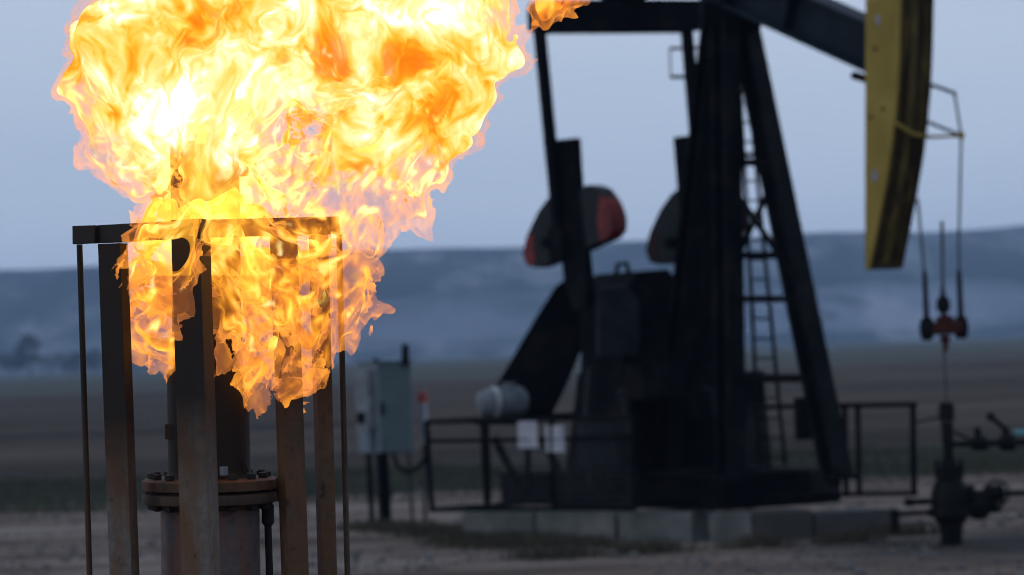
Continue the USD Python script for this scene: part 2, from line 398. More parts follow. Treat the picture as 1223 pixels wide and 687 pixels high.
for a in ((35, 466, 412, 1150, 40, 'tallest dark rounded tree at the left edge of the far field'),
          (14, 466, 430, 1200, 38, 'low dark tree at the extreme left edge of the far field'),
          (62, 466, 440, 1250, 44, 'low broad tree just left of the thin guard rod'),
          (88, 464, 436, 1180, 34, 'far tree seen behind the leftmost thin guard rod'),
          (112, 464, 430, 1220, 32, 'far tree seen between guard rod and left flare post'),
          (158, 462, 446, 1240, 50, 'far broad tree to the right of the left flare post')):
    far_tree(*a)

paint('stone', (0.045, 0.038, 0.036), (0.08, 0.071, 0.068), 3.0, 0.9, c3=(0.11, 0.10, 0.098))
paint('dry_grass', (0.024, 0.022, 0.012), (0.05, 0.043, 0.024), 1.5, 0.9)
paint('green_grass', (0.020, 0.026, 0.013), (0.036, 0.042, 0.022), 1.2, 0.9)
def loose_stones(n):
    r_ = np.random.default_rng(21)
    base = '/World/loose_stones'
    pi = UsdGeom.PointInstancer.Define(stage, base)
    tag(pi.GetPrim(), 'loose stones strewn over the gravel pad', 'stones', None, 'stuff')
    rel = []
    for k in range(5):
        m = trimesh.creation.icosphere(1)
        w = np.array(m.vertices) * (1 + .5 * (meshkit.noise(np.array(m.vertices) * 1.7 + 10 * k, k)[:, None] - .5)) * [1.2, .9, .6]
        rel.append(usdkit.mesh(stage, f'{base}/stone_{k:03d}', trimesh.Trimesh(w, m.faces, process=False), '/World/Looks/stone', smooth=50).GetPath())
    pi.CreatePrototypesRel().SetTargets(rel)
    y = 27 + 30 * r_.random(n) ** 1.4; x = (r_.random(n) - .5) * 2 * (y * .19 + 1)
    keep = meshkit.fbm(np.stack([x * .5, y * .25, 0 * x], 1), 3, 2) > .42
    x, y = x[keep], y[keep]; n = len(x)
    sz = np.exp(r_.normal(-3.9, .5, n)).clip(.008, .09)
    pi.CreatePositionsAttr(Vt.Vec3fArray.FromNumpy(np.stack([x, y, .016 + sz * .2], 1).astype(np.float32)))
    pi.CreateScalesAttr(Vt.Vec3fArray.FromNumpy(np.repeat(sz[:, None], 3, 1).astype(np.float32)))
    a = r_.random(n) * 6.28
    pi.CreateOrientationsAttr(Vt.QuathArray([Gf.Quath(float(np.cos(t / 2)), 0, 0, float(np.sin(t / 2))) for t in a]))
    pi.CreateProtoIndicesAttr(Vt.IntArray.FromNumpy(r_.integers(0, 5, n).astype(np.int32)))
loose_stones(9000)
def blades(name, label, cat, spots_, mat, n, h, seed):
    """Tufts: many thin bent blades standing round the given spots (x, y, spread)."""
    r_ = np.random.default_rng(seed)
    sp = np.array(spots_, float)
    k = r_.integers(0, len(sp), n)
    x = sp[k, 0] + r_.normal(size=n) * sp[k, 2]; y = sp[k, 1] + r_.normal(size=n) * sp[k, 2] * .8
    hh_ = h * r_.uniform(.4, 1.2, n); a = r_.random(n) * 6.28; w = r_.uniform(.004, .010, n); ln = r_.uniform(.1, .6, n) * hh_; b = r_.random(n) * 6.28
    p = np.stack([x, y, np.full(n, .012)], 1); e = np.stack([np.cos(a), np.sin(a), 0 * a], 1) * w[:, None]; q = np.stack([np.cos(b), np.sin(b), 0 * b], 1)
    mid = p + q * (ln * .35)[:, None] + UP * (hh_ * .6)[:, None]; tip = p + q * ln[:, None] + UP * hh_[:, None]
    vv = np.stack([p - e, p + e, mid + e * .7, mid - e * .7, tip], 1).reshape(-1, 3)
    o = np.arange(n)[:, None] * 5
    f = np.concatenate([o + [0, 1, 2], o + [0, 2, 3], o + [3, 2, 4]], 1).reshape(-1, 3)
    struct(name, trimesh.Trimesh(vv, f, process=False), mat, kind='stuff', label=label, cat=cat)
r_ = np.random.default_rng(5)
tufts = [(*on_ground(x, y)[:2], r) for x, y, r in ((565, 652, .25), (590, 655, .3), (620, 650, .25), (640, 656, .2), (545, 648, .2), (700, 655, .2), (520, 640, .3), (480, 636, .25), (445, 634, .25), (840, 642, .12), (905, 655, .2), (1010, 650, .2), (1080, 640, .25), (770, 662, .25), (660, 668, .3))]
blades('dry_grass', 'dry tan grass tufts in front of the concrete blocks', 'grass', tufts, 'dry_grass', 9000, .16, 31)
verge = [(x, 54 + 14 * r_.random(), .8) for x in np.linspace(-13, 13, 130)]
blades('verge_grass', 'dark green grass strip between gravel pad and field', 'grass', verge, 'green_grass', 30000, .22, 32)
#MARK_GROUND_DETAIL

# ------------------------------------------------------------------ pumpjack
pj = thing('pumpjack', 'big dark oilfield pumpjack with yellow horse head standing on concrete blocks', 'pumpjack', (SAD[0], SAD[1], 0))
B = 'black_paint'
# skid: two long beams and cross members
zs0 = 0.40; zs1 = zs0 + 0.42
corner = pl(872, 615, -0.8); sfront = (corner - S0) @ d
srear = (pl(600, 611, -0.8) - S0) @ d
def fr(s, l, z):
    return S0 + d * s + lat * l + UP * z
def ibeam(a, b, w, h, tf=0.03, tw=0.025, hint=(0, 0, 1)):
    t = unit(np.asarray(b) - np.asarray(a)); s_ = unit(np.cross(t, hint)); n_ = np.cross(s_, t)
    o = n_ * (h / 2 - tf / 2)
    return [bar(a - o, b - o, w, tf, hint), bar(a + o, b + o, w, tf, hint), bar(a, b, tw, h - 2 * tf - 0.004, hint)]
zc_ = (zs0 + zs1) / 2
for l in (-0.8, 0.8):
    part(pj, 'skid_beam', ibeam(fr(srear, l, zc_), fr(sfront, l, zc_), 0.22, 0.42), B)
for s in np.linspace(srear + 0.12, sfront - 0.12, 6):
    part(pj, 'skid_cross_member', ibeam(fr(s, -0.68, zc_), fr(s, 0.68, zc_), 0.2, 0.38), B)
part(pj, 'skid_front_plate', bar(fr(sfront + 0.02, -0.92, zc_), fr(sfront + 0.02, 0.92, zc_), 0.04, 0.42), B)
part(pj, 'skid_deck', [bar(fr(srear + .1, l, zs1 + .012), fr(-.3, l, zs1 + .012), 0.3, 0.02) for l in (-.5, -.17, .17, .5)], B)

# samson post: two front legs, two rear legs
ap = SAD
def leg(p_top, p_bot, w, name='samson_leg'):
    return part(pj, name, ibeam(p_bot, p_top, w, w, 0.05, 0.04, hint=d) + [boxat(p_bot + UP * .02, d * w * .75, lat * w * .75, UP * .03)], B)
top_l = P(866, 30, 39.8); top_r = P(889, 30, 40.1)
bot_l = hit(873, 572, fr(0, 0, zs1), UP); bot_r = hit(1000, 571, fr(0, 0, zs1), UP)
leg(top_l, bot_l, 0.27); leg(top_r, bot_r, 0.27)
rl_t, rl_b = P(853, 36, 40.4), P(795, 565, 41.0)
rr_t, rr_b = P(858, 34, 40.8), P(812, 560, 42.2)
leg(rl_t, rl_b, 0.26); leg(rr_t, rr_b, 0.24)
part(pj, 'post_cap', [bar(P(838, 20, 40.2), P(906, 20, 40.2), 0.8, 0.34), bar(P(850, 52, 40.3), P(897, 52, 40.1), 0.5, 0.5)], B)
part(pj, 'saddle_bearing', [lathe([(0.2, -0.32), (0.22, -.3), (0.22, .3), (.2, .32)], P(872, -8, 40.1), lat, 20), bar(P(850, 4, 40.1), P(894, 4, 40.1), .5, .16)], 'dark_blue_paint')
# bracing and ladder between the front legs
def on_legs(py, side):
    a, b = (top_l, bot_l) if side < 0 else (top_r, bot_r)
    lo, hi = 0.0, 1.0
    def yof(p):
        v = p - CAM; return H / 2 - F * (v @ up) / (v @ fw)
    for _ in range(40):
        m = (lo + hi) / 2
        if yof(a + (b - a) * m) < py: lo = m
        else: hi = m
    return a + (b - a) * lo
for y0, w in ((194, .09), (305, .09), (357, .08), (452, .10)):
    part(pj, 'cross_brace', bar(on_legs(y0, -1), on_legs(y0, 1), w * .7, w), B)
part(pj, 'cross_brace', bar(on_legs(215, -1), on_legs(335, 1) , .045, .07), B)
part(pj, 'cross_brace', bar(on_legs(335, -1) - d * .05, on_legs(215, 1) - d * .05, .045, .07), B)
part(pj, 'platform', [bar(on_legs(186, -1) + d * .1, on_legs(186, -1) + d * .1 + lat * .33, .4, .04)], B)
lad_t = [P(884, 105, 39.4), P(894, 105, 39.5)]
lad_b = [P(908, 556, 38.9), P(938, 556, 39.05)]
for k in range(2):
    part(pj, 'ladder_rail', tube([lad_t[k], lad_b[k]], 0.024, 8), B)
for k in range(19):
    t = 0.04 + 0.94 * k / 18
    a = lad_t[0] + (lad_b[0] - lad_t[0]) * t; b = lad_t[1] + (lad_b[1] - lad_t[1]) * t
    part(pj, 'ladder_rung', tube([a, b], 0.014, 6), B)
part(pj, 'ladder_cage', [tube([P(840, 57, 40.7), P(800, 58, 40.9)], .022, 6), tube([P(840, 92, 40.7), P(801, 92, 40.9)], .026, 6), tube([P(800, 57, 40.9), P(801, 93, 40.9)], .012, 6)], B)

# walking beam
e0, e1 = pl(905, 28, -0.17), pl(1032, 86, -0.17)
sl = (e1[2] - e0[2]) / ((e1 - e0) @ d)
s_of = lambda p: (p - S0) @ d
def beam_low(s):
    return fr(s, 0, e0[2] + sl * (s - s_of(e0)))
bt = unit(beam_low(1) - beam_low(0)); bn = unit(np.cross(lat, bt)); bn = bn if bn[2] > 0 else -bn
s_head = s_of(e1); hb = 0.56
part(pj, 'walking_beam', ibeam(beam_low(-3.1) + bn * hb / 2, beam_low(s_head + .12) + bn * hb / 2, 0.36, hb, .045, .05, hint=bn) +
     [bar(beam_low(s) + bn * .05 + lat * q, beam_low(s) + bn * (hb - .05) + lat * q, .03, .15, hint=lat) for s in (-2.6, -1.3, 0, 1.2) for q in (-.1, .1)], 'dark_blue_paint')
part(pj, 'beam_clip', bar(pl(1020, 90, -.2), pl(1036, 95, -.2), .1, .08), B)

# horse head
wh = 0.53
out_px = [(1034, -70), (1075, -70), (1075, -30), (1074, 10), (1073, 60), (1071, 105), (1067, 150), (1062, 188), (1055, 230), (1047, 272), (1037, 322), (1033, 322), (1033, 200)]
pts = [pl(x, y, -wh / 2) for x, y in out_px]
arc = pts[1:11]
hh = part(pj, 'horse_head', extrude(pts, lat * 0.03), 'yellow_paint')
part(hh, 'side_plate', extrude([p + lat * (wh - .03) for p in pts], lat * 0.03), 'oily_face')
back = [pts[0], pts[12], pts[11]]
# the curved face: a strip between the plates, set 2 cm in
def inset(p, k):
    return p - d * k
fv, ff = [], []
for i, p in enumerate(arc):
    for q, k in ((.032, .0), (.17, .045), (.20, .02), (.33, .02), (.36, .045), (wh - .032, .0)):
        fv.append(p + lat * q - d * (.02 + k))
for i in range(len(arc) - 1):
    for j in range(5):
        a = i * 6 + j
        ff += [[a, a + 1, a + 7], [a, a + 7, a + 6]]
nf = len(fv)
fv2 = np.array(fv) - d * .06
faces = np.array(ff)
face = trimesh.Trimesh(np.vstack([fv, fv2]), np.vstack([faces, faces[:, ::-1] + nf]), process=False)
part(hh, 'head_face', face, 'oily_face', smooth=40)
wv = np.array([p + lat * q + d * .006 - d * .04 for p in arc for q in (.215, .315)])
wf = np.array([f for i in range(len(arc) - 1) for f in ([2*i, 2*i+1, 2*i+3], [2*i, 2*i+3, 2*i+2])])
part(hh, 'wear_strip', trimesh.Trimesh(np.vstack([wv, wv - d * .02]), np.vstack([wf, wf[:, ::-1] + len(wv)]), process=False), 'worn_face', smooth=40)
part(hh, 'head_foot', extrude([pts[10] + lat * .03, pts[11] + lat * .03, pts[11] + lat * (wh - .03), pts[10] + lat * (wh - .03)], UP * .05), 'oily_face')
part(hh, 'back_plate', bar(pts[0] + lat * wh / 2 + d * .02, pts[11] + lat * wh / 2 + d * .02, wh - .07, .03, hint=d), 'oily_face')
for x, y, r_ in ((1049, 24, .042), (1045, 210, .05)):
    c = pl(x, y, -wh / 2)
    e = [c + d * r_ * .9 * math.cos(t) + UP * r_ * 1.5 * math.sin(t) - lat * .006 for t in np.linspace(0, 2 * math.pi, 15)[:-1]]
    part(hh, 'emblem_plate', extrude(e, lat * .005), 'decal_grey')
for x, y in ((1046, 58), (1055, 130), (1040, 140)):
    part(hh, 'bolt', lathe([(.022, 0), (.022, .02), (.014, .025)], pl(x, y, -wh / 2), -lat, 8), 'oily_face')
# wire rope keeper on the head, and its strap
pa, pb = pl(1066, 147, -wh / 2) + d * .03, pl(1110, 164, wh / 2) + d * .03
k1, k2, k3, k4 = pl(1108, 100, wh / 2), P(1140, 111, 36.9), P(1148, 162, 36.9), pl(1106, 145, wh / 2)
part(hh, 'rope_keeper', tube([k1, k2, k2 - UP * .05], .022, 8), 'rope_steel')
part(hh, 'rope_keeper', tube([k4, k3], .02, 8), 'rope_steel')
part(hh, 'keeper_strap', [tube([pa - d * .02, pa, pl(1087, 161, 0) + d * .06, pb], .024, 8), tube([pb, k3], .018, 8), lathe([(.03, -.04), (.04, 0), (.03, .04)], k3, UP, 8)], 'yellow_paint')

# equalizer and pitman arms
sq = -2.6
eq = [pf(x, y, sq) for x, y in ((632, 3), (838, 3), (832, 24), (816, 40), (645, 41), (632, 30))]
part(pj, 'equalizer', [extrude(eq, d * .34)], B)
part(pj, 'tail_bearing', [bar(pf(735, 4, sq) + d * .17, pf(737, -42, sq) + d * .17, .5, .4, hint=d), lathe([(.2, -.35), (.2, .35)], pf(736, -20, sq) + d * .17, lat, 18)], B)
sg = -2.2
lL = (pf(690, 350, sg) - S0) @ lat; lR = (pf(832, 350, sg) - S0) @ lat
pit = []
for (x0, y0), (x1, y1), l in (((643, 22), (669, 292), lL - .16), ((819, 22), (842, 292), lR - .16)):
    a, b = pf(x0, y0, sq + .17), pl(x1, y1, l)
    part(pj, 'pitman_arm', [bar(a, b, .12, .15, hint=d), boxat(b, d * .14, UP * .2, lat * .08), boxat(a, d * .13, UP * .16, lat * .08)], B)
# cranks and their counterweights
armL = [(657, 168), (686, 165), (690, 230), (702, 335), (699, 368), (684, 372), (674, 340), (662, 230)]
lobe1 = [(668, 226), (655, 236), (642, 254), (629, 282), (624, 303), (629, 317), (640, 320), (660, 312), (683, 300)]
lobe2 = [(684, 236), (692, 226), (701, 221), (714, 226), (725, 242), (731, 260), (731, 275), (724, 285), (708, 292), (692, 300)]
red1 = [(629, 282), (624, 303), (629, 317), (639, 319), (638, 300), (637, 280)]
red2 = [(716, 230), (725, 242), (731, 260), (731, 275), (724, 285), (716, 288), (713, 262)]
for l, off in ((lL, 0), (lR, 147)):
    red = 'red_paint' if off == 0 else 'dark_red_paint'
    q = lambda poly, dl: [pl(x + off, y - (4 if off else 0), l + dl) for x, y in poly]
    cr = part(pj, 'crank', extrude(q(armL, -.13), lat * .10), 'black_paint')
    for lobe, rr_ in ((lobe1, red1), (lobe2, red2)):
        cw = part(cr, 'counterweight', [extrude(q(lobe, -.11), lat * .22)], 'crank_grey')
    part(cr, 'painted_end', extrude(q(red1, -.115), lat * .23), red)
    part(cr, 'painted_end', extrude(q(red2, -.115), lat * .23), red)
    part(cr, 'wrist_pin', lathe([(.07, -.25), (.07, .12)], pl(669 + off, 290, l), lat, 14), 'black_paint')
# gearbox on its stand
part(pj, 'gearbox', [extrude([pf(x, y, sg - .45) for x, y in ((694, 352), (712, 328), (747, 325), (768, 350), (800, 354), (818, 360), (818, 448), (694, 448))], d * .9)], B)
part(pj, 'crank_shaft', lathe([(.11, -.05), (.11, (lR - lL) + .05)], pf(690, 352, sg), lat, 16), B)
part(pj, 'gearbox_stand', extrude([pf(x, y, sg - .5) for x, y in ((690, 446), (822, 446), (843, 444), (856, 585), (672, 585), (684, 500))], d * 1.2), B)
part(pj, 'gearbox_cover', [extrude([pf(x, y, sg + .45) for x, y in ((712, 345), (745, 340), (760, 360), (760, 425), (712, 425))], d * .06)] +
     [lathe([(.022, 0), (.022, .03)], pf(x, y, sg + .5), d, 6) for x, y in ((716, 352), (744, 350), (756, 368), (756, 418), (716, 418), (735, 422))], 'crank_grey')
# brake lever, control pipes and boxes crowded round the stand
part(pj, 'brake_lever', [tube([P(742, 470, 40.2), P(752, 520, 40.1), P(760, 575, 40.1)], .03, 8), lathe([(.05, 0), (.06, .05), (.02, .1)], P(742, 474, 40.2), UP, 10)], 'crank_grey')
part(pj, 'control_box', boxat(P(712, 528, 40.4), lat * .22, d * .12, UP * .3), 'crank_grey')
part(pj, 'control_box', boxat(P(780, 455, 40.6), lat * .3, d * .2, UP * .22), B)
part(pj, 'guard_panel', extrude([P(x, y, 41.2) for x, y in ((752, 402), (818, 398), (842, 444), (853, 492), (857, 580), (752, 590))], fw * .12), B)
part(pj, 'drain_pipe', tube([P(704, 440, 40.3), P(699, 500, 40.2), P(706, 580, 40.1)], .035, 8), 'crank_grey')
part(pj, 'drain_pipe', tube([P(735, 330, 40.6), P(738, 316, 40.6), P(748, 314, 40.6), P(752, 328, 40.6)], .03, 8), B)
part(pj, 'oil_reservoir', lathe([(.0, 0), (.16, .02), (.16, .36), (.05, .42), (.05, .5)], P(838, 500, 40.5), UP, 16), B)
# vents in the stand
for k in range(3):
    part(pj, 'stand_opening', extrude([pf(x, y, sg + .69) for x, y in ((802, 478 + 22*k), (826, 478 + 22*k), (828, 492 + 22*k), (802, 492 + 22*k))], d * .03), 'oily_face')
# belt guard
bg = [(676, 333), (664, 342), (640, 380), (592, 462), (587, 478), (592, 490), (606, 498), (640, 500), (660, 494), (676, 462), (700, 405), (722, 362), (716, 342), (700, 332)]
part(pj, 'belt_guard', [extrude([P(x, y, 42.3) for x, y in bg], fw * .3), extrude([P(655 + (x - 655) * .93, 418 + (y - 418) * .93, 42.28) for x, y in bg], fw * .05)], B)
# motor
mc0, mc1 = P(588, 481, 41.7), P(625, 479, 41.85)
ax = unit(mc1 - mc0); ml = np.linalg.norm(mc1 - mc0)
mo = part(pj, 'motor', [lathe([(.15, 0), (.19, .02), (.19, ml - .03), (.14, ml + .03)], mc0, ax, 28)] + [torus(mc0 + ax * z, ax, .195, .008, 28, 5) for z in np.linspace(.06, ml - .06, 8)], 'light_grey_paint')
part(mo, 'end_bell', lathe([(.06, -.2), (.13, -.18), (.17, -.1), (.185, -.02), (.15, 0)], mc0, ax, 24), 'light_grey_paint')
part(mo, 'fan_cover', lathe([(.17, .0), (.205, .01), (.205, .05), (.17, .06)], mc0 + ax * .0, ax, 24), 'white_paint')
part(mo, 'terminal_box', boxat(mc0 + ax * ml * .55 + UP * .2, ax * .09, fw * .06, UP * .05), 'light_grey_paint')
part(pj, 'motor_base', [bar(P(572, 503, 41.7), P(640, 503, 41.9), .5, .1), bar(P(590, 522, 42.3), P(616, 572, 42.2), .07, .1), bar(P(648, 522, 42.3), P(672, 572, 42.2), .07, .1), bar(P(582, 505, 42.4), P(584, 600, 42.2), .06, .06), bar(P(630, 505, 42.4), P(631, 575, 42.2), .08, .08)], B)
# bridle: two wire ropes from the head down to the carrier bar
cbar = [P(1107, 393, 36.6), P(1148, 391, 36.85)]
part(pj, 'bridle_rope', tube([cbar[1] + UP * .1, P(1145, 300, 36.85), k3, k2], .015, 8), 'rope_steel')
part(pj, 'bridle_rope', tube([cbar[0] + UP * .1, P(1103.5, 320, 36.65), pl(1096, 238, wh / 2 - .05)], .017, 8), 'rope_steel')
part(pj, 'rope_socket', [lathe([(.014, .55), (.028, .5), (.034, 0), (.02, -.05)], p + UP * .12, UP, 10) for p in (cbar[0],)], 'wellhead_paint')
part(pj, 'rope_socket', [lathe([(.014, .55), (.028, .5), (.034, 0), (.02, -.05)], p + UP * .12, UP, 10) for p in (cbar[1],)], 'wellhead_paint')
cb = part(pj, 'carrier_bar', [bar(cbar[0], cbar[1], .14, .15)], 'rust_red')
for p in cbar:
    part(cb, 'end_block', [lathe([(.05, -.13), (.075, -.09), (.085, 0), (.075, .09), (.05, .13)], p, UP, 12)], 'wellhead_paint')

# ------------------------------------------------------------------ wellhead and rod
wc = P(1135, 600, 36.8); wx = on_ground(1137, 648); WB = np.array([wc[0], wc[1], 0.0])
def wz(py):
    lo, hi = -1.0, 6.0
    for _ in range(50):
        m = (lo + hi) / 2; v = WB + UP * m - CAM
        if H / 2 - F * (v @ up) / (v @ fw) > py: lo = m
        else: hi = m
    return lo
k = 36.8 / F
pr = thing('polished_rod', 'thin steel rod hanging through the carrier bar down into the wellhead', 'rod', WB + UP * wz(490))
rod_top = P(1125, 264, 36.75)
part(pr, 'rod', tube([WB + UP * wz(495), WB + UP * wz(400), rod_top], [.017, .017, .02], 10), 'bare_steel')
rd = unit(rod_top - WB - UP * wz(400))
part(pr, 'rod_clamp', [lathe([(.03, -.16), (.05, -.12), (.05, -.06), (.03, -.04), (.03, .0), (.075, .03), (.08, .12), (.06, .17), (.03, .2), (.022, .3)], P(1127, 374, 36.75), UP, 14)], 'wellhead_paint')
part(pr, 'clamp_plate', [lathe([(.05, -.02), (.10, 0), (.10, .05), (.05, .07)], P(1128.5, 384, 36.75), UP, 12)], 'rust_red')
part(pr, 'lower_nut', lathe([(.03, -.12), (.035, -.02), (.06, .0), (.06, .05), (.045, .06)], P(1129, 407, 36.75), UP, 10), 'rust_red')

wh_ = thing('wellhead', 'squat black wellhead with bolted flanges below the horse head', 'wellhead', WB)
wm = 'wellhead_paint'
part(wh_, 'stuffing_box', lathe([(.085, wz(503)), (.09, wz(500)), (.09, wz(484)), (.075, wz(481)), (.03, wz(480))], WB, UP, 20), wm)
part(wh_, 'spool', lathe([(.055, wz(560)), (.06, wz(540)), (.055, wz(535)), (.065, wz(530)), (.07, wz(504))], WB, UP, 20), wm)
fl = part(wh_, 'upper_flange', lathe([(.11, wz(568)), (.155, wz(566)), (.155, wz(556)), (.11, wz(553))], WB, UP, 24), wm)
for q in range(8):
    a = q * math.pi / 4 + .2
    part(fl, 'bolt', lathe([(.024, wz(572)), (.024, wz(549))], WB + np.array([math.cos(a), math.sin(a), 0]) * .15, UP, 6), wm)
part(wh_, 'body', lathe([(.12, 0.0), (.13, wz(628)), (.19, wz(620)), (.215, wz(605)), (.215, wz(588)), (.18, wz(577)), (.11, wz(569))], WB, UP, 28), wm)
part(wh_, 'lower_flange', lathe([(.2, wz(618)), (.26, wz(616)), (.26, wz(607)), (.2, wz(604))], WB, UP, 28), wm)
part(wh_, 'side_outlet', [lathe([(.09, 0), (.09, .2), (.14, .21), (.14, .27), (.07, .28), (.07, .42)], WB + UP * wz(594), r0, 18), lathe([(.12, 0), (.15, .05), (.15, .16), (.1, .22)], WB + UP * wz(606) + r0 * .22, r0, 18)], wm)
hw = WB + UP * wz(590) + r0 * .52 - np.array([0, .16, 0])
part(wh_, 'handwheel', [torus(hw, unit([.35, -1, .15]), .14, .014)] + [tube([hw - v * .14, hw + v * .14], .009, 6) for v in (UP, unit([1, .35, 0]))] + [tube([hw, hw + np.array([-.04, .16, 0])], .02, 8)], wm)
part(wh_, 'valve', [lathe([(.06, -.12), (.1, -.1), (.1, .1), (.06, .12)], WB + UP * wz(592) + r0 * .5, r0, 14), tube([WB + UP * wz(592) + r0 * .5 + UP * -.02, WB + UP * wz(614) + r0 * .5], .05, 8)], wm)
part(wh_, 'flow_line', [tube([WB + UP * wz(592) + r0 * .55, WB + UP * wz(592) + r0 * 1.6], .035, 10), tube([WB + UP * wz(612) + r0 * .2, WB + UP * wz(613) + r0 * .55, WB + UP * wz(600) + r0 * .62], .02, 8)], wm)
part(wh_, 'casing_pipe', [tube([WB + UP * wz(598), WB + UP * wz(598) - r0 * .52], .038, 10), lathe([(.05, 0), (.05, .1)], WB + UP * wz(598) - r0 * .52, r0, 10)], wm)
part(wh_, 'casing_pipe', [tube([WB + UP * wz(611), WB + UP * wz(611) - r0 * .62], .026, 10), tube([WB + UP * wz(606) - r0 * .64, WB + UP * wz(632) - r0 * .64], .055, 10)], wm)
part(wh_, 'bleeder_line', tube([WB + UP * wz(498), WB + UP * wz(499) - r0 * .12, WB + UP * wz(503) - r0 * .35], .014, 8), wm)
ug = part(wh_, 'pumping_tee', [tube([WB + UP * wz(531), WB + UP * wz(531) + r0 * 1.2], .036, 10), tube([WB + UP * wz(512), WB + UP * wz(526) + r0 * .25], .018, 8)], wm)
for x, rad in ((.36, .085), (.68, .1)):
    part(ug, 'valve_body', [lathe([(.045, -.1), (rad, -.07), (rad, .07), (.045, .1)], WB + UP * wz(531) + r0 * x, r0, 14), tube([WB + UP * wz(531) + r0 * x, WB + UP * wz(512) + r0 * (x - .02)], .04, 8)], wm)
part(ug, 'valve_lever', [tube([WB + UP * wz(515) + r0 * .66, WB + UP * wz(501) + r0 * .52], .03, 8), lathe([(.02, -.05), (.05, -.03), (.05, .03), (.02, .05)], WB + UP * wz(500) + r0 * .5, UP, 10)], wm)
part(ug, 'pipe_wrap', tube([WB + UP * wz(520) + r0 * .76, WB + UP * wz(521) + r0 * 1.1], .03, 8), 'blue_tape')
# ------------------------------------------------------------------ guard fences round the pump
def fence(name, label, tl, tr, bl, br, posts, rails, wires, mat='black_paint'):
    """tl.. are the four corners of the panel; posts and rails are fractions along it."""
    t = thing(name, label, 'fence', (bl + br) / 2, None)
    at = lambda u, v: (tl * (1 - u) + tr * u) * v + (bl * (1 - u) + br * u) * (1 - v)
    for u in posts:
        part(t, 'post', tube([at(u, 0) - UP * .03, at(u, 1)], .036, 8), mat)
    for v in rails:
        part(t, 'rail', tube([at(0, v), at(1, v)], .03, 8), mat)
    m = [tube([at(u, .02), at(u, .98)], .004, 4) for u in np.linspace(0.02, .98, wires)]
    m += [tube([at(0, v), at(1, v)], .004, 4) for v in np.linspace(0.06, .95, 13)]
    part(t, 'wire_mesh', m, 'rope_steel')
    return t, at
fl1, at1 = fence('guard_fence', 'dark pipe guard fence with two white signs left of the pumpjack', P(509, 504, 41.5), P(756, 499, 39.2), P(516, 609, 41.5), P(757, 607, 39.2),
                 (0, .285, .62, 1.0), (0, .78, 1.0), 40)
fl2, at2 = fence('guard_fence', 'dark pipe guard fence between pumpjack legs and wellhead', P(872, 486, 40.6), P(1094, 483, 38.2), P(876, 594, 40.6), P(1095, 589, 38.2),
                 (0, .63, .70, .985), (0, 1.0), 44)
for u in (.62, 1.0):
    part(fl1, 'mounting_arm', bar(at1(u, .04), at1(u, .04) + lat * .9 + d * .1, .05, .06), 'black_paint')
for v in (0.0, 1.0):
    part(fl1, 'side_rail', tube([at1(0, v), at1(0, v) + lat * 2.4], .03, 8), 'black_paint')
part(fl2, 'mounting_arm', [bar(at2(.5, .0), at2(.5, .0) - lat * .9, .05, .06)], 'black_paint')
part(fl2, 'switch_box', boxat(at2(.44, .86) - d * .04, unit(at2(1, 0) - at2(0, 0)) * .16, d * .06, UP * .26), 'black_paint')
for x0, x1, y0, y1, D, lab in ((622, 645, 503, 535, 40.35, 'left of the two white rectangular signs on the fence'), (655, 677, 508, 540, 40.05, 'right of the two white rectangular signs on the fence')):
    c = P((x0 + x1) / 2, (y0 + y1) / 2, D)
    sx = unit(at1(1, 0) - at1(0, 0)); k = D / F
    t = thing('sign', lab, 'sign', c, None)
    n_ = np.cross(sx, UP)
    n_ = n_ if n_[1] < 0 else -n_
    c = c + n_ * .05
    part(t, 'panel', boxat(c, sx * (x1 - x0) * k / 2 / max(.5, abs(sx[0])), n_ * .004, UP * (y1 - y0) * k / 2), 'sign_white')
    for q in (-1, 1):
        part(t, 'fixing', tube([c + sx * q * .1 + UP * .17, c + sx * q * .1 + UP * .17 - n_ * .06], .008, 6), 'bare_steel')

# ------------------------------------------------------------------ concrete blocks under the skid
def concrete_block(x0, x1, D0, D1, mat, label, depth=.55, top=.385):
    a, b = P(x0, 630, D0), P(x1, 630, D1)
    a[2] = b[2] = 0
    n_ = unit(np.array([-(b - a)[1], (b - a)[0], 0])); n_ = n_ if n_[1] > 0 else -n_
    ln = np.linalg.norm(b - a)
    m = trimesh.creation.box((ln, depth, top))
    for _ in range(3):
        m = m.subdivide()
    v = np.array(m.vertices)
    rad = .03
    lim = np.array([ln / 2 - rad, depth / 2 - rad, top / 2 - rad])
    core = np.clip(v, -lim, lim); dv = v - core; dl = np.linalg.norm(dv, axis=1, keepdims=True)
    v = core + np.where(dl > rad, dv / np.maximum(dl, 1e-9) * rad, dv)
    v += (meshkit.fbm(v * 6 + x0, 3)[:, None] - .5) * .03
    R = np.stack([unit(b - a), n_, UP])
    w = v @ R + (a + b) / 2 + n_ * depth / 2 + UP * (top / 2 - .01)
    t = numbered('/World/concrete_block'); ORIGIN[t] = np.zeros(3)
    pr_ = usdkit.mesh(stage, t, trimesh.Trimesh(w, m.faces, process=False), '/World/Looks/' + mat, smooth=35).GetPrim()
    tag(pr_, label, 'concrete block')
concrete_block(553, 636, 41.4, 40.8, 'concrete', 'leftmost pale concrete block under the far left end of the skid')
concrete_block(639, 734, 40.8, 40.0, 'concrete', 'second pale concrete block from the left under the skid')
concrete_block(738, 826, 39.9, 39.2, 'concrete', 'pale concrete block just left of the dark gap under the skid')
concrete_block(846, 897, 38.9, 38.6, 'concrete', 'short pale concrete block right of the dark gap, below the left samson leg')
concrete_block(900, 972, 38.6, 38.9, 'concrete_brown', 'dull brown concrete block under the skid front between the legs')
concrete_block(975, 1066, 38.9, 39.5, 'concrete_brown', 'rightmost dark brown concrete block beside the wellhead pipe', .5, .33)

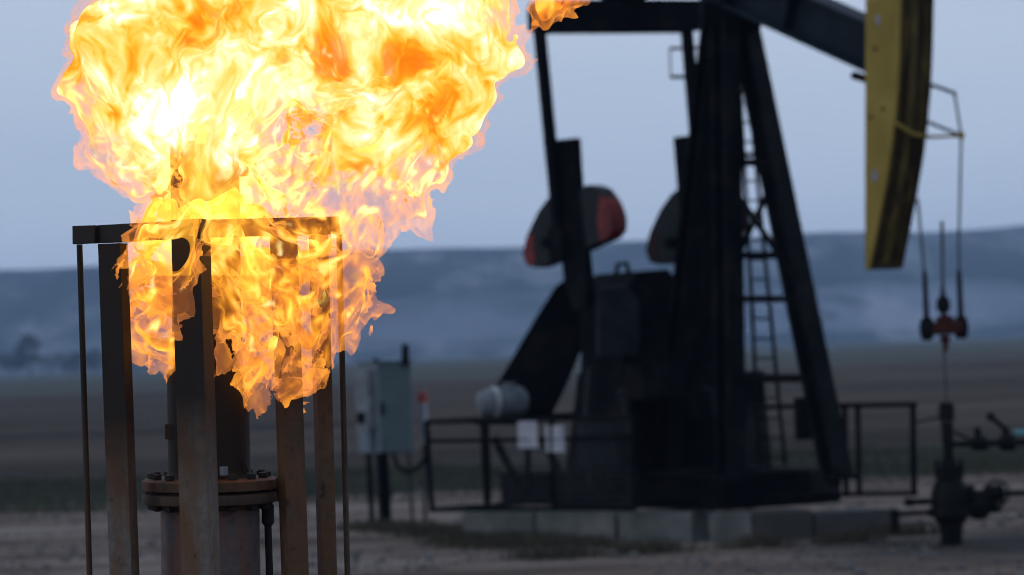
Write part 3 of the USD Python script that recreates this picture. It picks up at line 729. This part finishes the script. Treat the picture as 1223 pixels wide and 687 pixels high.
# ------------------------------------------------------------------ electrical cabinet and marker post
DC = 45.6
def cz(py, px=470):
    p = P(px, py, DC); return p
cf = unit(np.array([math.cos(math.radians(20)), math.sin(math.radians(20)), 0]))
cn = np.array([cf[1], -cf[0], 0])
ec = P(472.5, 630, DC); ec[2] = 0
cab = thing('electrical_cabinet', 'grey green steel electrical cabinet on posts left of the guard fence', 'cabinet', ec)
k = DC / F
zt, zb = P(470, 433, DC)[2], P(470, 541, DC)[2]
cc = P(472, 487, DC) - cn * .0
hw_ = 41 * k / 2 / cf[0]
dp = 24 * k / 2 / abs(cn[0])
body_c = np.array([cc[0], cc[1], (zt + zb) / 2]) - cn * dp
part(cab, 'box', boxat(body_c, cf * hw_, cn * dp, UP * (zt - zb) / 2, ch=.03), 'cabinet_side_lit')
part(cab, 'door', boxat(body_c + cn * (dp + .012), cf * (hw_ - .02), cn * .012, UP * ((zt - zb) / 2 - .02), ch=.2), 'cabinet_grey')
part(cab, 'door_handle', boxat(body_c + cn * (dp + .045) - cf * (hw_ * .8), cf * .02, cn * .02, UP * .09), 'black_paint')
part(cab, 'rain_hood', boxat(body_c + UP * ((zt - zb) / 2 + .012), cf * (hw_ + .03), cn * (dp + .04), UP * .012), 'cabinet_grey')
side = body_c - cf * (hw_ + .06)
part(cab, 'side_box', boxat(side + UP * .12 + cn * .05, cf * .06, cn * (dp * .7), UP * .42, ch=.1), 'light_grey_paint')
part(cab, 'side_box', boxat(side - UP * .42 + cn * .02, cf * .05, cn * (dp * .6), UP * .2, ch=.1), 'cabinet_side_lit')
part(cab, 'switch_handle', [boxat(side - UP * .13 - cf * .09 + cn * .1, cf * .05, cn * .06, UP * .08)], 'black_paint')
part(cab, 'conduit', tube([P(484, 436, DC + .05), P(484, 411, DC + .05)], .055, 10), 'black_paint')
part(cab, 'conduit_cap', lathe([(.03, 0), (.06, .03), (.04, .09)], P(449, 436, DC + .1), UP, 10), 'black_paint')
for x, dy, r_ in ((442, -.05, .045), (459, -.1, .09), (490, .05, .03), (452, .05, .03)):
    b = P(x + 3, 632, DC + dy); b[2] = 0
    tpt = P(x - 2, 541, DC + dy)
    part(cab, 'leg', bar(b, tpt, r_ * 1.5, r_ * 1.2, hint=cn), 'black_paint' if r_ > .04 else 'rope_steel')
part(cab, 'frame_rail', bar(P(440, 590, DC), P(492, 587, DC), .03, .04), 'rope_steel')
cu = np.array([P(470, 541, DC + .05), P(474, 556, DC), P(486, 564, DC), P(498, 560, DC), P(508, 548, DC - .1)])
part(cab, 'cable', tube(trimesh.path.simplify.resample_spline(cu, count=16) if False else cu, .03, 8), 'black_paint')
mb = P(508, 627, 46.2); mb[2] = 0
mk = thing('marker_post', 'white marker post with red top between cabinet and guard fence', 'post', mb)
mt_, mm = P(504.5, 468, 46.2), P(505, 481, 46.2)
def pipe_post(a, b, r): return tube([a, b], r, 14)
part(mk, 'white_sleeve', tube([P(506.5, 530, 46.2), mm], .062, 14), 'white_paint')
part(mk, 'red_cap', [lathe([(.07, 0), (.07, np.linalg.norm(mt_ - mm) - .03), (.05, np.linalg.norm(mt_ - mm))], mm, UP, 14)], 'marker_red')
part(mk, 'stake', tube([mb, P(506.5, 530, 46.2)], .03, 8), 'rope_steel')

# ------------------------------------------------------------------ flare stack
D1 = 11.0
k1_ = D1 / F
FC = P(249, 600, D1)                                  # the pipe's axis
pipe_ax = unit(P(244, 160, D1) - P(252, 687, D1))
def fa(py):                                           # point of the axis at this height
    t = (py - 160) / (687 - 160)
    return P(244 + 8 * t, py, D1)
def ground_of(top, bot):
    t = top[2] / (top[2] - bot[2]); return top + (bot - top) * t
g0 = ground_of(fa(160), fa(687))
fs = thing('flare_stack', 'upright rusty flare pipe with bolted flange burning at its tip', 'flare stack', g0)
def seg(py_hi, py_lo, prof_px, sides=48):
    """A turned piece between two heights; prof is (radius px, fraction)."""
    a, b = fa(py_lo), fa(py_hi)
    h = np.linalg.norm(b - a)
    return lathe([(r * k1_, t * h) for r, t in prof_px], a, unit(b - a), sides)
lowlen = np.linalg.norm(fa(600) - g0)
part(fs, 'casing', lathe([(59 * k1_, 0), (59 * k1_, lowlen)], g0, unit(fa(600) - g0), 64), 'pipe_grey', label='grey lower pipe with reddish rust stain')
part(fs, 'weld_collar', seg(600, 607, [(60, 0), (64, .3), (66, .7), (70, 1)]), 'rust_steel')
lo_f = part(fs, 'lower_flange', seg(587, 601, [(76, 0), (80, .12), (81, .5), (80, .9), (77, 1)], 64), 'rust_steel')
up_f = part(fs, 'upper_flange', seg(570, 585, [(77, 0), (80.5, .1), (80.5, .8), (77, .95), (52, 1)], 64), 'flange_steel')
part(fs, 'gasket', seg(584, 588, [(72, 0), (72, 1)], 48), 'burner_steel')
fx = unit(np.cross(pipe_ax, [0, 1.0, 0])); fx = fx if fx[0] > 0 else -fx; fy = np.cross(pipe_ax, fx)
for q in range(16):
    a = 2 * math.pi * (q + .3) / 16
    dv = (fx * math.cos(a) + fy * math.sin(a)) * 68 * k1_
    jit = rng.uniform(-2, 3)
    part(up_f, 'stud_bolt', [lathe([(3.4 * k1_, 0), (3.4 * k1_, (42 + jit) * k1_)], fa(608) + dv, pipe_ax, 8), lathe([(6.2 * k1_, 0), (6.2 * k1_, 5.5 * k1_)], fa(570) + dv, pipe_ax, 6),
                         lathe([(6.2 * k1_, 0), (6.2 * k1_, 5.5 * k1_)], fa(607) + dv, pipe_ax, 6)], 'burner_steel')
part(fs, 'riser', seg(440, 572, [(53, 0), (50, .05), (49, .1), (49, .98), (46, 1)], 56), 'burner_steel')
part(fs, 'burner_tip', seg(160, 446, [(46, 0), (42, .03), (41, .5), (41, 1), (37, 1), (37, .8)], 56), 'burner_steel')
part(fs, 'lifting_lug', [bar(fa(196) + fx * 40 * k1_, fa(166) + fx * 40 * k1_, 9 * k1_, 5 * k1_, hint=fx), tube([fa(206) + fx * 38 * k1_, fa(206) + fx * 52 * k1_], 6 * k1_, 10)], 'burner_steel')
part(fs, 'lug_plate', [bar(fa(523) - fx * 40 * k1_ - fy * 20 * k1_, fa(505) - fx * 40 * k1_ - fy * 20 * k1_, 20 * k1_, 8 * k1_)], 'rust_steel')
part(fs, 'pilot_line', [tube([fa(566) + fx * 22 * k1_ - fy * 0 + np.array([0, -.15, 0]), fa(556) + fx * 22 * k1_ + np.array([0, -.15, 0])], 5 * k1_, 8)], 'light_grey_paint')
part(fs, 'pipe_clamp', bar(fa(548) + fx * 40 * k1_ + np.array([0, -.06, 0]), fa(564) + fx * 46 * k1_ + np.array([0, -.06, 0]), 10 * k1_, 8 * k1_), 'burner_steel')
part(fs, 'clamp_arm', bar(fa(566) + fx * 62 * k1_, fa(590) + fx * 84 * k1_, 10 * k1_, 8 * k1_), 'burner_steel')
part(fs, 'swing_bolt', [tube([fa(578) + fx * 76 * k1_, fa(580) + fx * 99 * k1_], 4.2 * k1_, 10), lathe([(6 * k1_, 0), (7 * k1_, 3 * k1_), (6 * k1_, 9 * k1_)], fa(580) + fx * 92 * k1_, fx, 10),
                         bar(fa(572) + fx * 82 * k1_, fa(600) + fx * 82 * k1_, 9 * k1_, 9 * k1_)], 'rust_steel')
rx = fa(600) + fx * 70 * k1_
rbt = ground_of(P(319, 600, D1), P(322, 687, D1))
part(fs, 'jack_rod', [tube([rbt, P(319.5, 612, D1)], 4.5 * k1_, 10), lathe([(5 * k1_, -14 * k1_), (7.5 * k1_, -10 * k1_), (7.5 * k1_, 10 * k1_), (5 * k1_, 14 * k1_), (4 * k1_, 26 * k1_)], P(320, 614, D1), pipe_ax, 12)], 'burner_steel')

# ------------------------------------------------------------------ guard frame round the flare
gf = thing('flare_guard_frame', 'square frame of scorched steel posts round the burning flare pipe', 'frame', ground_of(P(249, 300, D1), P(252, 687, D1)))
R_ = 157 * k1_
Lc, Nc, Rc, Bc = P(97, 281, D1 - .08), P(222, 274, D1 - .45), P(406, 269, D1 + .08), P(276, 275, D1 + .45)
barh = 21 * k1_
corners = [Lc, Nc, Rc, Bc]
def ring_bar(a, b, inset_=.0):
    t = unit(b - a); o = np.cross(t, UP)
    mid = (Lc + Nc + Rc + Bc) / 4
    inn = mid - (a + b) / 2; inn = unit(inn - t * (inn @ t))
    return [bar(a, b, .008, barh, ch=.2), bar(a + inn * .026 + UP * (barh / 2 - .004), b + inn * .026 + UP * (barh / 2 - .004), .045, .008, ch=.2)]
ends = [(Lc, Nc), (Nc, Rc), (Rc, Bc), (Bc, Lc)]
for a, b in ends:
    t = unit(b - a)
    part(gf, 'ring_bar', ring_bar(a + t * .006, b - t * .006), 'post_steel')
part(gf, 'ring_gusset', bar(P(88, 281, D1 - .1), P(114, 280, D1 - .16), .012, barh * 1.03, ch=.2), 'pipe_grey')
def angle_post(top_px, bot_px, D, wpx, depth_px, flip=1, name='post', label=None, yaw=0.0, mat='post_steel'):
    """An angle iron: one leg w wide across the view (turned by yaw), the other running back from its right or left edge."""
    a, b = P(*top_px, D), P(*bot_px, D)
    b = ground_of(a, b)
    e = np.array([math.cos(yaw), math.sin(yaw), 0]); q = np.array([-e[1], e[0], 0]) 
    w = wpx * D / F; dd = depth_px * D / F; th = .009
    # L section, outer corner on the right (flip=1) or left (-1)
    sec = [(-w/2, 0), (w/2, 0), (w/2, dd), (w/2 - th, dd), (w/2 - th, th), (-w/2, th)]
    sec = [(flip * x, y) for x, y in sec]
    return part(gf, name, extrude([b + e * x + q * y for x, y in sec], a - b), mat, smooth=False, label=label)
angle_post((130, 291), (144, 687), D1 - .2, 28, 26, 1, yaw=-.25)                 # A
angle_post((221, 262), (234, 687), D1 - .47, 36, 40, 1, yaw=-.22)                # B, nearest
angle_post((343, 280), (357, 687), D1 - .10, 26, 24, -1, yaw=.45, mat='brown_post')                 # C
angle_post((383, 275), (394, 687), D1 + .02, 18, 24, -1, yaw=.3, mat='brown_post')                 # D
for (x0, y0), (x1, y1), D in (((95, 292), (107, 687), D1 - .08), ((405, 280), (415, 687), D1 + .08), ((276, 285), (284, 687), D1 + .45)):
    a, b = P(x0, y0, D), P(x1, y1, D)
    part(gf, 'guard_rod', tube([ground_of(a, b), a], 3.6 * D / F, 10), 'rust_steel')
#MARK_HAZE
usdkit.material(stage, '/World/Looks/haze', {'v': ('principled_volume', {'color': (0.48, 0.70, 1.0), 'density': 0.00018, 'anisotropy': 0.0})}, [], volume='v.volume')
hz = trimesh.creation.box((18400, 15400, 130)); hz.apply_translation((0, 4500, 61))
struct('haze', hz, 'haze', kind='stuff')
# pale mist lying at the foot of the hills
usdkit.material(stage, '/World/Looks/mist', {'v': ('principled_volume', {'color': (0.72, 0.80, 1.0), 'density': 0.0011})}, [], volume='v.volume')
banks = []
for px, py, Y, rx_, ry_, rz_ in ((1085, 402, 1500, 95, 160, 17), (640, 415, 1450, 150, 140, 19), (535, 425, 1400, 60, 120, 14), (930, 408, 1600, 60, 120, 12), (300, 436, 1550, 90, 120, 12)):
    m = trimesh.creation.icosphere(4); q = np.array(m.vertices)
    q = q * (1 + .9 * (meshkit.fbm(q * 1.6 + px, 4)[:, None] - .5)) * [rx_, ry_, rz_]
    q[:, 2] = np.where(q[:, 2] < 0, q[:, 2] * .4, q[:, 2])
    c = P(px, py, Y); c[2] = 12
    banks.append(trimesh.Trimesh(q + c, m.faces, process=False))
struct('mist', trimesh.util.concatenate(banks), 'mist', smooth=True, kind='stuff')
#MARK_FLAME
# ------------------------------------------------------------------ the fire: nested sheets of burning gas, their brightness carried by the flow
FD = D1 + .02
fk = FD / F
fo = P(0, 0, FD)
def flame_world(q):                       # flame coordinates: right, down, towards the camera (in 1/350 m)
    return fo + rt * (q[:, :1] * fk) - up * (q[:, 1:2] * fk) - fw * (q[:, 2:3] * fk)

_lat = []
def lattice(seed, n=64, sig=2.0):
    g = np.random.default_rng(seed).normal(size=(n, n, n)).astype(np.float32)
    g = ndimage.gaussian_filter(g, sig, mode='wrap')
    return g / g.std()
LAT = [lattice(100 + k) for k in range(4)]
def _curl(seed):
    A = [lattice(seed + k, 64, 2.2) for k in range(3)]
    gr = [np.gradient(np.pad(a, 1, mode='wrap')) for a in A]
    gr = [[x[1:-1, 1:-1, 1:-1] for x in g] for g in gr]
    c = [gr[2][1] - gr[1][2], gr[0][2] - gr[2][0], gr[1][0] - gr[0][1]]
    s = np.sqrt(np.mean(c[0]**2 + c[1]**2 + c[2]**2))
    return [(x / s).astype(np.float32) for x in c]
CURL = _curl(300)
def look(field, q, size):                 # size: how large one swirl is, in flame units
    return ndimage.map_coordinates(field, (q * (5.0 / size)).T, order=1, mode='grid-wrap')
def swirl(q, size, amp, steps, off, stretch=(1, 1, 1)):
    """Carries points back along a curling flow."""
    q = q.astype(np.float32)
    st = np.array(stretch, np.float32)
    for _ in range(steps):
        v = np.stack([look(c, q * st + off, size) for c in CURL], 1) / st
        q = q - v.astype(np.float32) * (amp / steps)
    return q

lobes = np.array([
 # x, y, towards camera, radius
 (160,108,0,66),(190,152,10,64),(150,172,-10,42),(124,186,0,38),(150,196,5,30),(172,204,0,24),(106,140,0,26),(195,60,15,84),(235,0,-10,98),(240,90,40,80),(285,100,0,92),(330,40,20,104),(400,60,-20,100),(400,70,50,70),(470,75,0,88),
 (515,30,10,78),(552,-5,0,52),(500,140,0,54),(515,110,20,50),(490,185,5,40),(502,214,0,31),(430,180,-10,62),(425,190,30,50),(400,255,0,56),(345,200,-40,52),(398,330,0,40),(392,382,8,27),(418,325,5,24),
 (340,300,-15,54),(335,385,10,42),(333,420,20,27),(345,405,-30,30),(252,416,45,20),(260,438,48,12),(186,312,10,34),(185,345,0,30),(188,372,-10,22),(308,418,10,36),(262,425,50,26),(434,378,0,25),(296,380,30,34),(240,235,30,44),(225,225,-40,42),(250,320,50,40),(258,390,48,27),(300,250,20,50),(290,340,-40,44),(250,200,60,38),
 (228,258,150,36),(222,305,162,34),(228,350,156,31),(236,388,152,17),(290,262,132,32),(330,272,104,32),(375,280,66,38),(192,274,104,16),(200,268,130,18),(246,168,58,34),(250,130,60,40),(230,300,110,40),(205,258,125,25),(366,300,90,36),(352,350,100,36),(345,400,95,30),(392,296,60,32),(378,372,50,20),
 (556,-76,0,50),(654,4,6,13),(676,4,6,16),(698,0,6,15),(646,14,4,9),(680,-26,0,20),
 (300,150,-30,70),(556,60,0,34),(576,28,0,25),(546,100,0,26),(588,0,0,18),(532,170,0,26)], np.float32)
licks = [((104,105,0),(88,72,2),(78,66,4),16,5),((78,72,4),(84,54,4),(88,50,4),6,2),((96,150,0),(80,140,3),(70,128,4),12,3),((118,190,0),(135,212,0),(175,216,0),14,8),
 ((178,428,20),(176,452,22),(188,478,24),5,7),((196,470,22),(206,456,24),(200,440,24),6,4),((170,400,10),(166,425,14),(172,440,16),8,4),((460,240,0),(480,248,0),(510,246,0),14,7),
 ((592,50,0),(606,40,0),(612,20,0),12,7),((556,140,0),(562,110,0),(572,98,0),14,9),((160,312,20),(158,348,22),(162,384,20),9,7),((435,395,10),(446,362,8),(458,330,5),12,9),
 ((330,455,20),(345,468,22),(318,472,22),13,7),((255,455,48),(257,468,50),(256,478,50),8,3),((280,440,48),(286,458,50),(292,466,50),7,3),((182,250,20),(176,262,22),(168,268,24),10,4),
 ((160,392,12),(166,410,14),(176,420,16),8,4),((308,420,20),(300,440,22),(296,450,22),7,4)]
holes = [((346,132,-150),(350,136,150),9),((358,150,-150),(364,154,150),11),((340,166,-150),(346,172,150),7),((516,229,-60),(518,231,60),10),((322,398,-120),(316,400,120),12),((300,428,-120),(300,428,120),11)]

# the lower fire ends in tongues above the flange; the whole stands a little right of its first guess on the left
def _fit(x, y):
    y2 = y if y < 300 else 300 + (y - 300) * (.80 if x > 320 else .93)
    x2 = x + (18 if x < 145 and y < 230 else 8 if x < 180 and y < 230 else 0)
    if y > 235 and x > 350:
        x2 -= min(1, (y - 235) / 60) * (14 + .12 * (x - 350))
    return x2, y2
lobes[:, :2] = [_fit(a, b) for a, b in lobes[:, :2]]
licks = [(*[(*_fit(*p[:2]), p[2]) for p in (a, b, c)], ra, rb) for a, b, c, ra, rb in licks]

def smin(a, b, k):
    h = np.clip(0.5 + 0.5 * (b - a) / k, 0, 1)
    return b + (a - b) * h - k * h * (1 - h)
def body(q):
    """Signed distance to the smooth mass of the fire."""
    s = np.full(len(q), 1e3, np.float32)
    for x, y, z, r in lobes:
        s = smin(s, np.sqrt((q[:, 0]-x)**2 + (q[:, 1]-y)**2 + ((q[:, 2]-z)*1.0)**2) - r, 14.0)
    for a, b, c, ra, rb in licks:
        pts = [np.array(p, np.float32) for p in (a, b, c)]
        for p0, p1, w0, w1 in ((pts[0], pts[1], ra, (ra+rb)/2), (pts[1], pts[2], (ra+rb)/2, rb)):
            e = p1 - p0; t = np.clip(((q - p0) @ e) / (e @ e), 0, 1)
            s = smin(s, np.linalg.norm(q - p0 - t[:, None] * e, axis=1) - (w0 + (w1 - w0) * t) - 4.5, 8.0)
    return s
def carve(q, s):
    for a, b, r in holes:
        p0, p1 = np.array(a, np.float32), np.array(b, np.float32)
        e = p1 - p0; t = np.clip(((q - p0) @ e) / (e @ e), 0, 1)
        s = np.maximum(s, r - np.linalg.norm(q - p0 - t[:, None] * e, axis=1))
    return s

def surface_net(V, org, hs):
    """The zero surface of the grid V (negative inside) as quads."""
    S = V < 0
    n = np.array(V.shape)
    c = np.zeros(tuple(n - 1), np.int8)
    for i, j, k in np.ndindex(2, 2, 2):
        c += S[i:n[0]-1+i, j:n[1]-1+j, k:n[2]-1+k]
    act = (c > 0) & (c < 8)
    cells = np.argwhere(act)
    idx = np.full(act.shape, -1, np.int32); idx[act] = np.arange(len(cells))
    pos = np.zeros((len(cells), 3), np.float32); cnt = np.zeros(len(cells), np.float32)
    corner = [np.array(x) for x in np.ndindex(2, 2, 2)]
    val = [V[tuple((cells + x).T)] for x in corner]
    for a in range(8):
        for b in range(a + 1, 8):
            if np.abs(corner[a] - corner[b]).sum() == 1:
                m = (val[a] < 0) != (val[b] < 0)
                t = val[a][m] / (val[a][m] - val[b][m])
                pos[m] += corner[a] + t[:, None] * (corner[b] - corner[a]); cnt[m] += 1
    pos = (cells + pos / cnt[:, None]) * hs + org
    quads = []
    for ax in range(3):
        o1, o2 = [(1, 2), (2, 0), (0, 1)][ax]
        sl0 = [slice(None)] * 3; sl1 = [slice(None)] * 3
        sl0[ax] = slice(0, -1); sl1[ax] = slice(1, None)
        ch = S[tuple(sl0)] != S[tuple(sl1)]
        e = np.argwhere(ch)
        e = e[(e[:, o1] > 0) & (e[:, o2] > 0) & (e[:, o1] < n[o1]-1) & (e[:, o2] < n[o2]-1)]
        flip = S[tuple(e.T)]
        d1 = np.zeros(3, int); d1[o1] = 1
        d2 = np.zeros(3, int); d2[o2] = 1
        q = np.stack([idx[tuple(x.T)] for x in (e - d1 - d2, e - d2, e, e - d1)], 1)
        q[~flip] = q[~flip][:, ::-1]
        quads.append(q)
    q = np.vstack(quads)
    return pos.astype(np.float32), q[(q >= 0).all(1)]

HS = 2.4
org = np.array([52., -48., -190.], np.float32)
dims = [int(x / HS) for x in (680, 570, 400)]
# the smooth mass on a coarse grid first, then only the cells near its surface in detail
cs = 8.0
cd = [int(x / cs) + 3 for x in (680, 570, 400)]
cg = np.stack(np.meshgrid(*[np.arange(m) for m in cd], indexing='ij'), -1).reshape(-1, 3).astype(np.float32) * cs + org
coarse = body(cg).reshape(cd)
def mass(q):
    return ndimage.map_coordinates(coarse, ((q - org) / cs).T, order=1, mode='nearest')
gx = np.stack(np.meshgrid(*[np.arange(m) for m in dims], indexing='ij'), -1).reshape(-1, 3).astype(np.float32) * HS + org
s0 = mass(gx)
near = np.abs(s0) < 46
qn = gx[near]
up_k = np.clip((qn[:, 1] - 230) / 200, 0, 1)          # the lower fire is torn into finer rags
w1 = swirl(qn, 120, 30, 3, 11.0)
w1 = swirl(w1, 46, 13, 3, 57.0, (1.0, .75, 1.0))
w1 = swirl(w1, 20, 8.5, 2, 31.0, (1.0, .8, 1.0))
w2 = swirl(w1, 10, 4.5, 2, 23.0)
w1 = w1 + (w2 - w1) * (.35 + .65 * up_k)[:, None]
w1 = qn + (w1 - qn) * (0.60 + 0.30 * up_k)[:, None]
s1 = mass(w1)
bil = np.abs(look(LAT[0], w1, 34)) * 5.5 + np.abs(look(LAT[1], w1, 15)) * 3.0 + np.abs(look(LAT[2], w1, 7.5)) * 1.5
rag = look(LAT[3], w1 * np.array([1, .36, 1], np.float32), 24) * 10.0 * up_k + look(LAT[1], w1 * np.array([1, .4, 1], np.float32), 11) * 4.0 * up_k
s1 = carve(w1 * .85 + qn * .15, s1 - bil + 5.2 + rag + .5 * np.clip(153 - qn[:, 0], 0, 60) * np.clip((qn[:, 1] - 285) / 40, 0, 1))
Fld = s0.copy(); Fld[near] = s1
Fld = np.where(near, Fld, np.where(s0 > 0, 40.0, -60.0)).astype(np.float32).reshape(dims)

spots = [  # x, y, z, radius, change of heat: cooler orange clouds and white-hot hearts
 (498,92,60,44,-.42),(512,140,40,30,-.34),(478,70,60,24,-.2),(402,50,90,27,-.4),(392,75,80,18,-.2),(140,75,40,27,-.36),(160,30,60,22,-.26),(232,22,90,20,-.3),(275,38,90,24,-.3),(135,130,40,16,-.2),
 (440,200,60,26,-.12),(300,190,60,24,-.1),(548,60,40,16,-.2),(370,105,80,30,-.12),(235,60,90,18,-.12),
 (212,128,80,40,.34),(222,162,70,26,.22),(335,112,90,44,.16),(480,18,80,42,.22),(330,22,90,36,.06),(300,300,40,50,.12),(390,235,50,40,.14),(370,285,40,28,.12),(185,350,40,26,.16),(540,15,60,22,.1),(345,430,40,26,.18),(410,370,30,24,.08)]
def heat_of(q):
    w = swirl(q, 90, 26, 3, 5.0, (1.0, .8, 1.0))
    w = swirl(w, 34, 11, 3, 77.0, (1.0, .75, 1.0))
    w = swirl(w, 13, 5, 2, 41.0, (1.0, .7, 1.0))
    o = lambda f, sz, sx=1.0, sy=.8: look(f, w * np.array([sx, sy, 1], np.float32), sz)
    t = .50 + .115 * o(LAT[1], 66) + .10 * o(LAT[2], 32, 1.0, .7) + .06 * o(LAT[3], 16, 1.1, .7) + .055 * o(LAT[0], 8, 1.1, .7) + .032 * o(LAT[1], 4.6)
    m = q * .45 + w * .55
    for x, y, z, r, a in spots:
        t += a * np.exp(-(((m[:, 0]-x)/r)**2 + ((m[:, 1]-y)/r)**2 + ((m[:, 2]-z)/(r*3.2))**2))
    return t, w
def ramp(t, stops):
    p = [s[0] for s in stops]
    return np.stack([np.interp(t, p, [s[1][k] for s in stops]) for k in range(3)], 1)
HOT = [(.0, (.95, .20, .003)), (.14, (1.0, .27, .004)), (.27, (1.04, .40, .010)), (.38, (1.08, .62, .05)), (.5, (1.15, .84, .17)), (.62, (1.25, 1.0, .36)), (.76, (1.6, 1.35, .68)), (.95, (2.6, 2.35, 1.7))]
THIN = [(.0, (.62, .13, .004)), (.3, (.9, .25, .012)), (.5, (1.0, .40, .035)), (.7, (1.08, .6, .12)), (.9, (1.2, .85, .35)), (1.1, (1.4, 1.1, .7))]
def fire_look(name, lo, hi):
    """A glowing sheet; lo, hi: how its cover falls off where it is seen edge-on, as a rounded body of gas does."""
    usdkit.material(stage, '/World/Looks/' + name, {
        'col': ('attribute', {'attribute': 'glow'}), 'op': ('attribute', {'attribute': 'cover'}), 'lw': ('layer_weight', {'blend': 0.5}),
        'inv': ('map_range', {'value': 0.5, 'from_min': 1.0, 'from_max': 0.45, 'to_min': lo, 'to_max': hi, 'clamp': True}),
        'mul': ('math', {'math_type': 'multiply', 'use_clamp': True}),
        'em': ('emission', {'strength': 1.0}), 'tr': ('transparent_bsdf', {}), 'mx': ('mix_closure', {})},
        [('col.color', 'em.color'), ('lw.facing', 'inv.value'), ('inv.result', 'mul.value1'), ('op.fac', 'mul.value2'), ('mul.value', 'mx.fac'),
         ('tr.BSDF', 'mx.closure1'), ('em.emission', 'mx.closure2')], surface='mx.closure')
fire_look('fire_veil', 0.7, 1.0)
fire_look('fire', 0.72, 1.0)

def smoothstep(x, a, b):
    t = np.clip((x - a) / (b - a), 0, 1)
    return t * t * (3 - 2 * t)
# where the fire is thin enough to see through
def thin_of(q):
    th = smoothstep(q[:, 1], 150, 250) * .9
    for x, y, r, a in ((350, 160, 62, .85), (500, 215, 44, .9), (118, 190, 52, .75), (92, 120, 36, .7), (600, 20, 34, .6), (320, 215, 50, .5), (250, 300, 90, .4), (270, 420, 80, .4), (670, 6, 62, 1.0), (185, 440, 52, 1.0), (240,170,40,.3)):
        th = np.maximum(th, a * np.exp(-(((q[:, 0]-x)/r)**2 + ((q[:, 1]-y)/r)**2)))
    th = np.maximum(th, np.exp(-((q[:, 0]-246)/58)**4) * smoothstep(q[:, 1] - .35 * (q[:, 0] - 246), 165, 225) * smoothstep(q[:, 2], 0, 30))
    return np.clip(th, 0, 1)

fire = thing('gas_flame', 'huge yellow and orange gas flame billowing from the flare pipe', 'flame', fa(160))
def sheet_of_fire(name, level, kind):
    V = (Fld if kind == 'outer' else ndimage.gaussian_filter(Fld, 2.0)) - level
    v, q = surface_net(V, org, HS)
    # one smoothing pass
    t, w = heat_of(v)
    th = thin_of(v)
    n3 = look(LAT[2], w * np.array([1.0, .6, 1.0], np.float32), 19); n4 = look(LAT[0], w * np.array([1.0, .55, 1.0], np.float32), 7.5)
    near_pipe = np.exp(-((v[:, 0]-250)/75)**2 - ((v[:, 1]-235)/110)**2) * (v[:, 2] > 0) * (v[:, 1] < 330)
    side = np.where(v[:, 1] > 175, 1.0 - .22 * smoothstep(v[:, 2], -10, 60) + .4 * smoothstep(-v[:, 2], 0, 50), 1.0)
    fil = np.clip(.46 + .40 * n3 + .26 * n4 + .22 * near_pipe - .16 * smoothstep(v[:, 1], 290, 390), 0, 1.3)                  # bright filaments and dark gaps of the thin gas
    def gas(I):                                                       # thin burning gas: orange, yellower where there is more of it
        return np.stack([I, I * np.interp(I, [0, .3, .8, 1.5], [.22, .31, .45, .64]), I * np.interp(I, [0, .4, .9, 1.5], [.004, .012, .04, .16])], 1)
    if kind == 'outer':
        a = np.clip(.15 + .05 * n3 + .03 * n4, .05, .3)
        add = gas(.10 + .34 * fil * (.55 + .45 * th)) + (.015 + .03 * th)[:, None] * np.array([1, .45, .28])
        c = add / a[:, None]
    else:
        hot = ramp(t + (.05 if kind == 'mid' else .09), HOT)
        a_thin = np.clip(.08 + .30 * fil * fil, .05, .45)
        add = gas(side * (.05 + .95 * near_pipe + (.85 - .35 * near_pipe) * fil * fil * (.8 + .5 * t)) * (1 - .55 * smoothstep(v[:, 1], 405, 440) * (v[:, 0] < 215)))
        a_thick = np.clip(.97 + .04 * n3, .6, 1.0)
        add = add * np.where(v[:, :1] > 632, np.array([[1, .62, .3]]), 1.0)
        k = smoothstep(th + .16 * n3 + .08 * n4, .22, .62)
        a = a_thick * (1 - k) + a_thin * k
        c = (hot * (a_thick * (1 - k))[:, None] + add * k[:, None]) / a[:, None]
    m = trimesh.Trimesh(flame_world(v), np.vstack([q[:, [0, 1, 2]], q[:, [0, 2, 3]]]), process=False)
    path = numbered(fire + '/' + name)
    m2 = trimesh.Trimesh(np.array(m.vertices) - ORIGIN[fire], m.faces, process=False)
    g = usdkit.mesh(stage, path, m2, '/World/Looks/' + ('fire_veil' if kind == 'outer' else 'fire'), smooth=True)
    pv = UsdGeom.PrimvarsAPI(g)
    pv.CreatePrimvar('glow', Sdf.ValueTypeNames.Color3fArray, 'vertex').Set(Vt.Vec3fArray.FromNumpy(np.ascontiguousarray(c, np.float32)))
    pv.CreatePrimvar('cover', Sdf.ValueTypeNames.FloatArray, 'vertex').Set(Vt.FloatArray.FromNumpy(np.ascontiguousarray(a, np.float32)))
    print(name, len(v), len(q))
    tag(g.GetPrim(), None, None, None, None)
sheet_of_fire('thin_veil', 0.0, 'outer')
sheet_of_fire('burning_sheet', -4.5, 'mid')
